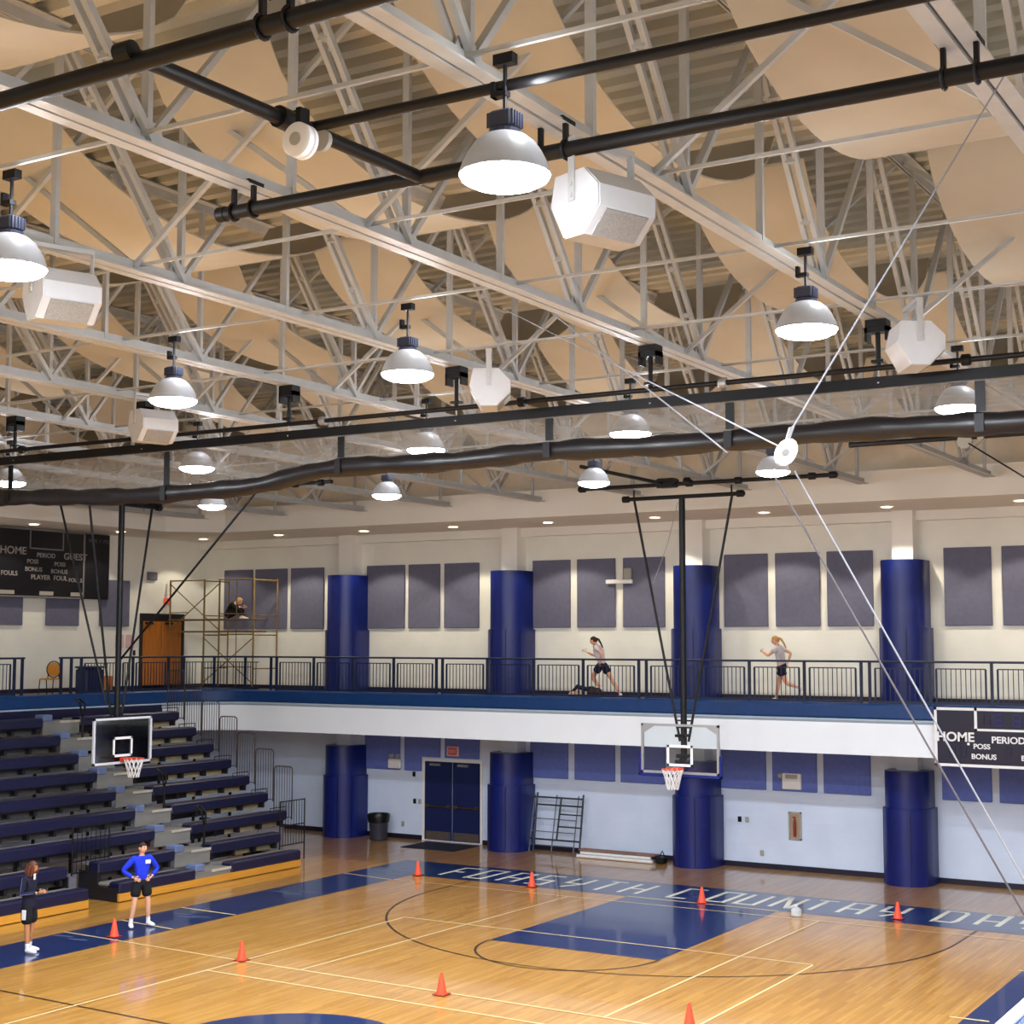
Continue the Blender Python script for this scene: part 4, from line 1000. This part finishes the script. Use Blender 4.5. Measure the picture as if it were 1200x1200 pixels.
# ------------------------------------------------------------------ upper level furniture
t = thing('emergency_light', 'white emergency light among the slate panels left of the hoop mast', 'emergency light', (-4.75, WY-.07, 7.4))
MB().rbox((-.45,-.1,-.07), (.35,0,.05), .015).obj('case', WHITEP, t); MB().rbox((.1,-.12,.05), (.33,0,.36), .03).obj('lamp_head', GREYP, t)
o = MB().rbox((0,-.2,-.13), (.1,.2,.13), .02).obj('wall_speaker', mat('grey_wall_speaker', (108, 106, 120), .7), loc=(LX+.006, 3.28, 7.78)); tag(o, 'small grey speaker high on the end wall above the wooden door', 'speaker')
t = thing('exit_sign', 'small red EXIT sign on the end wall above the wooden double door', 'sign', (LX+.006, 4.0, 7.02), PI/2)
MB().rbox((-.16,-.04,-.1), (.16,0,.1), .01).obj('case', mat('bright_red_sign', (232, 92, 56), .5, emit=.3), t); text_obj('EXIT', .12, SIGNP, t, loc=(0,-.044,0), bold=.02)
for y, l in ((2.0, 'left notice sheet pinned beside the wooden door'), (2.45, 'right notice sheet pinned beside the wooden door')):
    q = MB().box((0,-.17,-.2), (.012,.17,.2)); tag(q.obj('notice_sheet', SIGNP, loc=(LX+.006, y, 5.75)), l, 'notice')
o = MB().rbox((0,-.05,-.08), (.03,.05,.08), .01).obj('switch_box', BLACK, loc=(LX+.006, 2.62, 5.4)); tag(o, 'black wall switch box beside the wooden door', 'switch box')
# chair, blue bin and box in the railing gap
t = thing('folding_chair', 'orange-backed chair with black frame in the railing gap above the bleachers', 'chair', (-18.0, -2.45, ZF+.001), .4)
MB().rbox((-.2,-.2,.43), (.2,.2,.47), .015).obj('seat', CHAIRO, t)
MB().lathe([(0,-.012),(.17,-.012),(.19,0),(.17,.012),(0,.012)], (0,.24,.70), 20, 'y').obj('backrest', CHAIRO, t, smooth=True)
MB().path([(.2*math.cos(a), .24, .70+.22*math.sin(a)) for a in [2*PI*k/20 for k in range(20)]], .016, 6, closed=True).obj('back_frame', BLACK, t)
for sx in (-1, 1):
    MB().tube((sx*.19, .2, .45), (sx*.2, .28, 0), .014).obj('leg', BLACK, t); MB().tube((sx*.19, -.18, .45), (sx*.2, -.24, 0), .014).obj('leg', BLACK, t); MB().tube((sx*.16, .22, .45), (sx*.16, .25, .58), .014).obj('back_post', BLACK, t)
t = thing('storage_bin', 'dark blue bin behind the railing left of the hoop mast', 'bin', (-17.9, -1.12, ZF+.001))
MB().rbox((-.25,-.32,0), (.25,.32,.72), .05).obj('body', BLUEBIN, t); MB().rbox((-.27,-.34,.72), (.27,.34,.78), .03).obj('lid', BLUEBIN, t)
t = thing('cardboard_box', 'orange-brown box beside the dark blue bin behind the railing', 'box', (-17.9, -.6, ZF+.001))
MB().rbox((-.2,-.17,0), (.2,.17,.5), .015).obj('carton', mat('orange_carton', (206, 128, 60), .8), t); MB().box((-.2,-.03,.501), (.2,.03,.506)).obj('tape', mat('red_tape', (170, 60, 44), .6), t)
# folded things on the track near the first runner
t = thing('gym_bag', 'dark and tan bag lying on the track at the first runner\'s feet', 'bag', (-4.62, 3.3, ZF+.001)); t.scale = (1.1, 1.1, 2.0)
MB().rbox((-.42,-.12,0), (.2,.12,.1), .04).obj('body', mat('tan_bag_cloth', (200, 164, 130), .8), t); MB().path([(-.35,0,.09),(-.2,-.05,.16),(0,.02,.13),(.2,.0,.14),(.35,.05,.05)], .03, 8).obj('strap', BLACK, t); MB().rbox((.1,-.14,0), (.42,.14,.15), .06).obj('pouch', mat('dark_bag_cloth', (40, 26, 26), .8), t)

# ------------------------------------------------------------------ scaffold tower at the upper left
sx0, sx1, sx2, sx3 = -20.0+.55, -18.45, -17.85, -16.45
t = thing('scaffold_tower', 'yellowish scaffold tower standing on the balcony corner by the wooden door', 'scaffold', (-18.0, 4.0, ZF+.001))
q0 = Vector((-18.0, 4.0, ZF))
def sc(x, y, z): return (x-q0.x, y-q0.y, z-q0.z)
def frame_end(x, y0, y1, z0, z1_):
    q = MB()
    for y in (y0, y1): q.tube(sc(x, y, z0), sc(x, y, z1_), .026, 8)
    for z in (z0+.35, z0+.75, z0+1.15, z1_-.06): q.tube(sc(x, y0, z), sc(x, y1, z), .02, 8)
    q.obj('end_frame', SCAF, t)
for lv in (0, 1):
    za = ZF+.1 if lv == 0 else 6.0; zb = 6.0 if lv == 0 else 7.68
    q = MB(); 
    for x in ((-18.42, -17.80, -16.42) if lv == 0 else (-19.85, -18.42, -17.80, -16.42)): q.tube(sc(x, 4.0, za), sc(x, 4.0, zb), .028, 8)
    q.tube(sc(-17.80, 4.0, zb-.03), sc(-16.42, 4.0, zb-.03), .022, 8); q.tube(sc(-17.80, 4.0, za+.6), sc(-16.42, 4.0, za+.6), .016, 8)
    if lv: q.tube(sc(-19.85, 4.0, zb-.03), sc(-18.42, 4.0, zb-.03), .022, 8); q.tube(sc(-19.85, 4.0, za+.65), sc(-19.1, 4.0, za+.65), .016, 8)
    q.tube(sc(-17.1, 4.0, za), sc(-17.1, 4.0, zb), .014, 8)
    q.obj('front_frame', SCAF, t)
    q = MB()
    for x in (-18.42, -16.42): q.tube(sc(x, 5.1, za), sc(x, 5.1, zb), .024, 8); q.tube(sc(x, 4.0, zb-.05), sc(x, 5.1, zb-.05), .02, 8); q.tube(sc(x, 4.0, za+.55), sc(x, 5.1, za+.55), .018, 8)
    q.obj('rear_frame', SCAF, t)
    for xa, xb in (((-18.42, -16.42),) if lv == 0 else ((-19.85, -17.80), )):
        MB().tube(sc(xa, 3.97, zb-.12), sc(xb, 3.97, za+.12), .018, 8).obj('diagonal_brace', SCAF, t); MB().tube(sc(xa, 4.02, za+.12), sc(xb, 4.02, zb-.12), .018, 8).obj('diagonal_brace', SCAF, t)
MB().rbox(sc(-19.5, 3.95, 6.03), sc(-16.4, 4.6, 6.08), .01).obj('plank', PLANK, t); MB().rbox(sc(-19.9, 3.95, 6.40), sc(-16.42, 4.7, 6.45), .01).obj('plank', PLANK, t)
for x in (-18.42, -17.80, -16.42): MB().lathe([(.02,.1),(.02,.16)], sc(x, 4.0, ZF), 8).lathe([(.05,-.03),(.06,0),(.05,.03)], (x-q0.x, 0, .06), 14, 'y').obj('caster', BLACK, t)
# ------------------------------------------------------------------ people
def skin_bake(mb, verts, edges, sub=2, root=0):
    """verts: (x,y,z,rx,ry); grown with a skin modifier and baked into the builder"""
    me = bpy.data.meshes.new('tmp'); me.from_pydata([v[:3] for v in verts], edges, [])
    o = bpy.data.objects.new('tmp', me); COL.objects.link(o)
    o.modifiers.new('s', 'SKIN'); sm = o.modifiers.new('d', 'SUBSURF'); sm.levels = sub; sm.render_levels = sub
    sv = me.skin_vertices[0].data
    for i, v in enumerate(verts):
        sv[i].radius = (v[3], v[4] if len(v) > 4 else v[3]); sv[i].use_root = (i == root)
    dg = bpy.context.evaluated_depsgraph_get(); ev = bpy.data.meshes.new_from_object(o.evaluated_get(dg))
    mb.add([tuple(v.co) for v in ev.vertices], [tuple(p.vertices) for p in ev.polygons])
    bpy.data.objects.remove(o); bpy.data.meshes.remove(me); bpy.data.meshes.remove(ev)
def head_pts(c, R, grow=0., hair=False, n=18, m_=14):
    vs = []; keep = []
    for i in range(m_+1):
        th = PI*i/m_
        for k in range(n):
            ph = 2*PI*k/n; d = Vector((math.sin(th)*math.sin(ph), -math.sin(th)*math.cos(ph), math.cos(th)))
            p = Vector((d.x*.074, d.y*.094, d.z*.112))
            if d.z < 0: p.x *= 1-.32*d.z*d.z; p.y *= (1-.16*d.z*d.z) if d.y < 0 else (1-.4*d.z*d.z)
            if not hair:
                f = max(0, -d.y); p.y -= .024*math.exp(-((d.x/.16)**2+((d.z+.12)/.2)**2))*(1 if f > .5 else 0)
                p.y += .006*math.exp(-(((abs(d.x)-.35)/.15)**2+((d.z-.06)/.12)**2))*(1 if f > .5 else 0)
            else: p *= 1+grow
            vs.append(p); keep.append(d)
    fs = []
    for i in range(m_):
        for k in range(n):
            k2 = (k+1) % n; q = (i*n+k, i*n+k2, (i+1)*n+k2, (i+1)*n+k)
            if hair:
                dd = sum((keep[j] for j in q), Vector())/4
                if dd.z < (.42 if dd.y < -.35 else (.12 if dd.y < .05 else hair)): continue
            fs.append(q)
    return [c+R @ p for p in vs], fs
def hand(mb, w, d, side, palm, curl=.5):
    """palm and five separate fingers; w wrist, d hand direction, palm: palm normal"""
    w = Vector(w); d = Vector(d).normalized(); pn = Vector(palm); pn = (pn-d*pn.dot(d)).normalized(); s = d.cross(pn)*side
    skin_bake(mb, [(*w, .024, .017), (*(w+d*.045), .036, .015), (*(w+d*.085), .037, .014)], [(0,1),(1,2)], 1)
    for k, (o, l) in enumerate(((-.029,.068),(-.010,.078),(.010,.072),(.028,.056))):
        b = w+d*.088+s*o; e1 = b+d*l*.45; e2 = e1+(d*(1-curl)+pn*curl).normalized()*l*.32; e3 = e2+(d*(1-curl*1.6)+pn*curl*1.5).normalized()*l*.28
        skin_bake(mb, [(*b,.0095,.0095),(*e1,.009,.009),(*e2,.0085,.0085),(*e3,.0075,.0075)], [(0,1),(1,2),(2,3)], 1)
    b = w+d*.03-s*.03; e1 = b+(d*.6-s*.8).normalized()*.035; e2 = e1+(d*.9-s*.3+pn*.3).normalized()*.032
    skin_bake(mb, [(*b,.012,.012),(*e1,.011,.011),(*e2,.009,.009)], [(0,1),(1,2)], 1)
def lerp(a, b, u): return tuple(a[i]+(b[i]-a[i])*u for i in range(3))
def person(label, loc, rz, J, skin, hair_m, top_m, short_m, sleeves, hair_style, head_yaw=0, head_pitch=0, shorts_len=.55, socks=True, group=None, extra=None, sc=1.0, hem=-.5):
    t = thing('person', label, 'person', loc, rz, group); t.scale = (sc, sc, sc)
    P, C, N = J['pelvis'], J['chest'], J['neck']; mid = lerp(P, C, .5)
    b = MB()
    vs = [(*P,.108,.09), (*mid,.112,.085), (*C,.13,.095), (*lerp(C,N,.75),.075,.06), (*N,.05,.05), (*lerp(N,J['head'],.6),.048,.05)]; es = [(0,1),(1,2),(2,3),(3,4),(4,5)]
    for s in ('l', 'r'):
        sh, el, wr = J['sh'+s], J['el'+s], J['wr'+s]; i = len(vs)
        vs += [(*sh,.056,.056), (*lerp(sh,el,.5),.047,.047), (*el,.038,.038), (*lerp(el,wr,.4),.037,.037), (*wr,.025,.025)]
        es += [(2,i),(i,i+1),(i+1,i+2),(i+2,i+3),(i+3,i+4)]
        hp, kn, an = J['hp'+s], J['kn'+s], J['an'+s]; i = len(vs)
        vs += [(*hp,.074,.074), (*lerp(hp,kn,.5),.078,.078), (*kn,.053,.053), (*lerp(kn,an,.35),.056,.056), (*lerp(kn,an,.75),.038,.038), (*an,.034,.034)]
        es += [(0,i),(i,i+1),(i+1,i+2),(i+2,i+3),(i+3,i+4),(i+4,i+5)]
    skin_bake(b, vs, es)
    R = Matrix.Rotation(head_yaw, 3, 'Z') @ Matrix.Rotation(head_pitch, 3, 'X'); H = Vector(J['head'])
    hv, hf = head_pts(H, R); b.add(hv, hf)
    for s in (-1, 1): b.add([H+R @ Vector((s*.074+s*.012*math.cos(a)*0+s*dx, .01+.018*math.sin(a), .0+.03*math.cos(a))) for dx in (0,.014) for a in [2*PI*k/8 for k in range(8)]], [tuple(range(8)), tuple(range(15,7,-1))]+[(k,(k+1)%8,8+(k+1)%8,8+k) for k in range(8)])
    for s, sd in (('l', 1), ('r', -1)):
        w = Vector(J['wr'+s]); d = J.get('hd'+s); d = Vector(d) if d else (w-Vector(J['el'+s])); hand(b, w, d, sd, J.get('pn'+s, (0,-1,-.3)), J.get('curl', .5))
    b.obj('body', skin, t, smooth=True)
    for s in (-1, 1):
        MB().lathe([(0,-.008),(.009,-.005),(.011,0),(.009,.005),(0,.008)], H+R @ Vector((s*.03,-.085,.012)), 10, 'y').obj('eye', EYEW, t)
    MB().cbox((0,0,0), (.042,.01,.011)).obj('mouth', LIP, t, loc=H+R @ Vector((0,-.086,-.052)))
    # clothing
    q = MB(); g = .014
    low = lerp(P, mid, hem); cv = [(low[0],low[1],low[2],.145 if hem > -.8 else .185,.118 if hem > -.8 else .15), (*mid,.112+g+.012,.085+g+.012), (*C,.135+g,.1+g), (*lerp(C,N,.7),.085+g,.07+g)]; ce = [(0,1),(1,2),(2,3)]
    for s in ('l','r'):
        sh, el, wr = J['sh'+s], J['el'+s], J['wr'+s]; i = len(cv); e_ = lerp(sh, el, .55)
        cv += [(*sh,.066+g*.6,.066+g*.6), (*(lerp(sh,el,.5) if sleeves == 'long' else e_),.056+g*.5,.056+g*.5)]; ce += [(2,i),(i,i+1)]
        if sleeves == 'long': cv += [(*el,.05+g*.4,.05+g*.4), (*lerp(el,wr,.9),.036+g*.4,.036+g*.4)]; ce += [(i+1,i+2),(i+2,i+3)]
    skin_bake(q, cv, ce); q.obj('shirt', top_m, t, smooth=True)
    q = MB(); top = lerp(P, mid, .6); cv = [(*P,.15,.124), (*top,.136,.11)]; ce = [(0,1)]
    for s in ('l','r'):
        hp, kn = J['hp'+s], J['kn'+s]; i = len(cv); cv += [(*hp,.112,.112), (*lerp(hp,kn,shorts_len),.112,.112)]; ce += [(0,i),(i,i+1)]
    skin_bake(q, cv, ce); q.obj('shorts', short_m, t, smooth=True)
    for s in ('l','r'):
        a = Vector(J['an'+s]); f = Vector(J.get('ft'+s, (0,-1,0))).normalized(); u = Vector((0,0,1)) if abs(f.z) < .8 else Vector((0,1,0)); dn = (f.cross(u).cross(f)).normalized()*-1
        q = MB(); skin_bake(q, [(*(a+dn*.025-f*.06),.046,.052), (*(a+dn*.03+f*.04),.054,.054), (*(a+dn*.045+f*.13),.054,.038), (*(a+dn*.055+f*.2),.044,.028)], [(0,1),(1,2),(2,3)]); q.obj('shoe', SHOE, t, smooth=True)
        if socks:
            q = MB(); kn = Vector(J['kn'+s]); q.tube(a-dn*.0, a+(kn-a).normalized()*.09, .042, 12); q.obj('sock', WHITEC, t, smooth=True)
    q = MB(); vv, ff = head_pts(H, R, .11, {'short': -.35, 'long': -.6, 'tail': -.3}[hair_style]); q.add(vv, ff)
    if hair_style == 'long':
        for a in (-2.2,-1.6,-1.0,1.0,1.6,2.2,2.8,-2.8):
            st = H+R @ Vector((.075*math.sin(a), -.08*math.cos(a), .04)); q.path([st, st+R @ Vector((.03*math.sin(a),-.02*math.cos(a),-.09)), st+R @ Vector((.025*math.sin(a),-.0*math.cos(a)+.01,-.19))], .036, 8, .026)
    if hair_style == 'tail':
        q.path([H+R @ Vector((0,.09,.05)), H+R @ Vector((0,.15,.02)), H+R @ Vector((.01,.21,-.08)), H+R @ Vector((.0,.25,-.2))], .036, 10, .016)
    q.obj('hair', hair_m, t, smooth=True)
    if extra: extra(t, J)
    return t
# the person in the royal blue shirt: hands on hips, feet apart
J1 = dict(pelvis=(0,0,.93), chest=(0,.0,1.27), neck=(0,-.005,1.44), head=(.0,-.03,1.565), shl=(.17,0,1.36), ell=(.36,.06,1.13), wrl=(.19,-.06,.99), shr=(-.17,0,1.36), elr=(-.38,.05,1.13), wrr=(-.19,-.08,.99),
          hpl=(.09,0,.88), knl=(.14,-.03,.49), anl=(.17,.02,.09), hpr=(-.09,0,.88), knr=(-.15,-.03,.49), anr=(-.2,.02,.09), hdl=(-.8,-.5,-.35), hdr=(.8,-.5,-.35), pnl=(0,.9,-.3), pnr=(0,.9,-.3), ftl=(.3,-1,0), ftr=(-.25,-1,0))
def badge(t, J): MB().rbox((-.055,-.012,-.04), (.055,.0,.04), .01).obj('chest_badge', WHITEC, t, loc=(.085,-.118,1.30))
person('person in royal blue long-sleeved shirt and black shorts, hands on hips', (-8.5, -8.42, .004), math.radians(66), J1, SKIN, HAIRD, BLUESH, BLACKC, 'long', 'short', head_yaw=.45, shorts_len=.78, extra=badge)
# the person in the dark jacket: side on, hands held in front
J2 = dict(pelvis=(0,.0,.93), chest=(0,.02,1.26), neck=(0,-.01,1.43), head=(0,-.05,1.545), shl=(.16,.02,1.35), ell=(.2,.03,1.07), wrl=(.08,-.2,1.1), shr=(-.16,.02,1.35), elr=(-.2,.04,1.07), wrr=(-.07,-.22,1.1),
          hpl=(.085,0,.88), knl=(.1,-.02,.49), anl=(.1,.03,.09), hpr=(-.085,0,.88), knr=(-.1,-.03,.49), anr=(-.11,-.06,.09), hdl=(-.6,-.7,.15), hdr=(.5,-.8,.2), pnl=(-.6,.3,-.6), pnr=(.6,.3,-.6), ftl=(.15,-1,0), ftr=(-.1,-1,0))
def jacket(t, J):
    for s, sd in (('l', 1), ('r', -1)):
        sh, el, wr = J['sh'+s], J['el'+s], J['wr'+s]; q = MB(); o = sd*.063
        q.path([(sh[0]+o, sh[1], sh[2]+.03), (lerp(sh,el,.5)[0]+o, lerp(sh,el,.5)[1], lerp(sh,el,.5)[2]), (el[0]+sd*.054, el[1], el[2]), (lerp(el,wr,.8)[0]+sd*.04, lerp(el,wr,.8)[1], lerp(el,wr,.8)[2])], .008, 6); q.obj('sleeve_stripe', mat('blue_grey_piping', (84, 96, 150), .7), t)
        k = lerp(J['hp'+s], J['kn'+s], .42); MB().rbox((k[0]+sd*.098-.012, k[1]-.04, k[2]-.1), (k[0]+sd*.098+.016, k[1]+.04, k[2]+.08), .008).obj('shorts_stripe', WHITEC, t)
    MB().rbox((-.035,-.012,-.06), (.035,0,.05), .01).obj('collar_insert', WHITEC, t, loc=(0,-.095,1.385))
person('person with auburn bushy hair in dark jacket and shorts, hands together', (-8.44, -11.34, .004), math.radians(108), J2, TANSKIN, HAIRR, NAVYC, BLACKC, 'long', 'long', head_pitch=.12, shorts_len=.98, hem=-1.1, extra=jacket)
# two runners on the track, both heading left
J3 = dict(pelvis=(0,.05,.90), chest=(0,-.06,1.22), neck=(0,-.13,1.38), head=(0,-.20,1.49), shl=(.16,-.07,1.31), ell=(.22,.16,1.16), wrl=(.2,.1,.96), shr=(-.16,-.07,1.31), elr=(-.2,-.26,1.1), wrr=(-.06,-.44,1.2),
          hpl=(.08,.04,.86), knl=(.09,-.2,.55), anl=(.09,.05,.28), hpr=(-.08,.05,.86), knr=(-.09,.28,.5), anr=(-.09,.52,.12), ftl=(0,-.9,-.5), ftr=(0,-.75,-.6), pnl=(-1,0,0), pnr=(1,0,0), curl=.8)
person('track runner with dark ponytail and navy shorts, rear foot pushing off', (-4.42, 3.75, ZF+.004), -PI/2, J3, SKIN, HAIRD, GREYC, NAVYC, 'short', 'tail', head_pitch=.1, shorts_len=.62, socks=False, group='runners on the track')
J4 = dict(pelvis=(0,.02,.90), chest=(0,-.03,1.23), neck=(0,-.08,1.39), head=(0,-.13,1.5), shl=(.16,-.04,1.32), ell=(.2,-.24,1.14), wrl=(.08,-.42,1.22), shr=(-.16,-.04,1.32), elr=(-.22,.18,1.2), wrr=(-.2,.12,1.0),
          hpl=(.08,.02,.86), knl=(.09,.16,.48), anl=(.09,.55,.36), hpr=(-.08,.02,.86), knr=(-.09,-.1,.48), anr=(-.09,-.17,.1), ftl=(0,-.3,-1), ftr=(0,-1,0), pnl=(-1,0,0), pnr=(1,0,0), curl=.8)
person('track runner with blond ponytail and navy shorts, rear foot kicked back', (.52, 3.75, ZF+.004), -PI/2, J4, SKIN, HAIRB, GREYC, NAVYC, 'short', 'tail', head_pitch=.1, shorts_len=.62, socks=False, group='runners on the track')
# the worker sitting hunched on the scaffold plank
J5 = dict(pelvis=(0,.1,.10), chest=(0,-.05,.39), neck=(0,-.17,.50), head=(0,-.27,.54), shl=(.17,-.08,.44), ell=(.2,-.28,.27), wrl=(.08,-.42,.34), shr=(-.17,-.08,.44), elr=(-.2,-.28,.27), wrr=(-.08,-.42,.34),
          hpl=(.09,.06,.10), knl=(.12,-.34,.28), anl=(.11,-.42,-.10+.02), hpr=(-.09,.06,.10), knr=(-.12,-.34,.28), anr=(-.11,-.42,-.08), pnl=(-1,0,0), pnr=(1,0,0), curl=.8)
J5['anl'] = (.11,-.36,.06); J5['anr'] = (-.11,-.36,.06); J5['knl'] = (.12,-.33,.36); J5['knr'] = (-.12,-.33,.36)
def trousers(t, J):
    for s in ('l','r'):
        q = MB(); skin_bake(q, [(*J['kn'+s],.075,.075), (*lerp(J['kn'+s],J['an'+s],.9),.058,.058)], [(0,1)]); q.obj('trouser_leg', BLACKC, t, smooth=True)
person('person in dark clothes sitting hunched on the scaffold plank', (-17.62, 4.3, 6.455), math.radians(118), J5, SKIN, HAIRB, BLACKC, BLACKC, 'long', 'short', head_pitch=.6, shorts_len=1.0, socks=False, extra=trousers)

# ------------------------------------------------------------------ light, world, look
for x, y, ri in vl:
    ld = bpy.data.lights.new('ceiling_fill', 'POINT'); ld.energy = 15; ld.color = (.96, .98, 1); ld.shadow_soft_size = .12  # unseen point lights added beside the fixtures to brighten the ceiling
    o = bpy.data.objects.new('ceiling_fill', ld); COL.objects.link(o); o.location = (x+.22, y, 9.12)
w = bpy.data.worlds.new('world'); scn.world = w; w.use_nodes = True
w.node_tree.nodes['Background'].inputs[0].default_value = (.9, .95, 1, 1); w.node_tree.nodes['Background'].inputs[1].default_value = .3
scn.view_settings.view_transform = 'Standard'; scn.view_settings.look = 'None'; scn.view_settings.exposure = .22; scn.view_settings.gamma = 1
scn.cycles.max_bounces = 8; scn.cycles.diffuse_bounces = 5; scn.cycles.transparent_max_bounces = 12; scn.cycles.glossy_bounces = 4
scn.cycles.use_denoising = True
scn.cycles.sample_clamp_indirect = 6
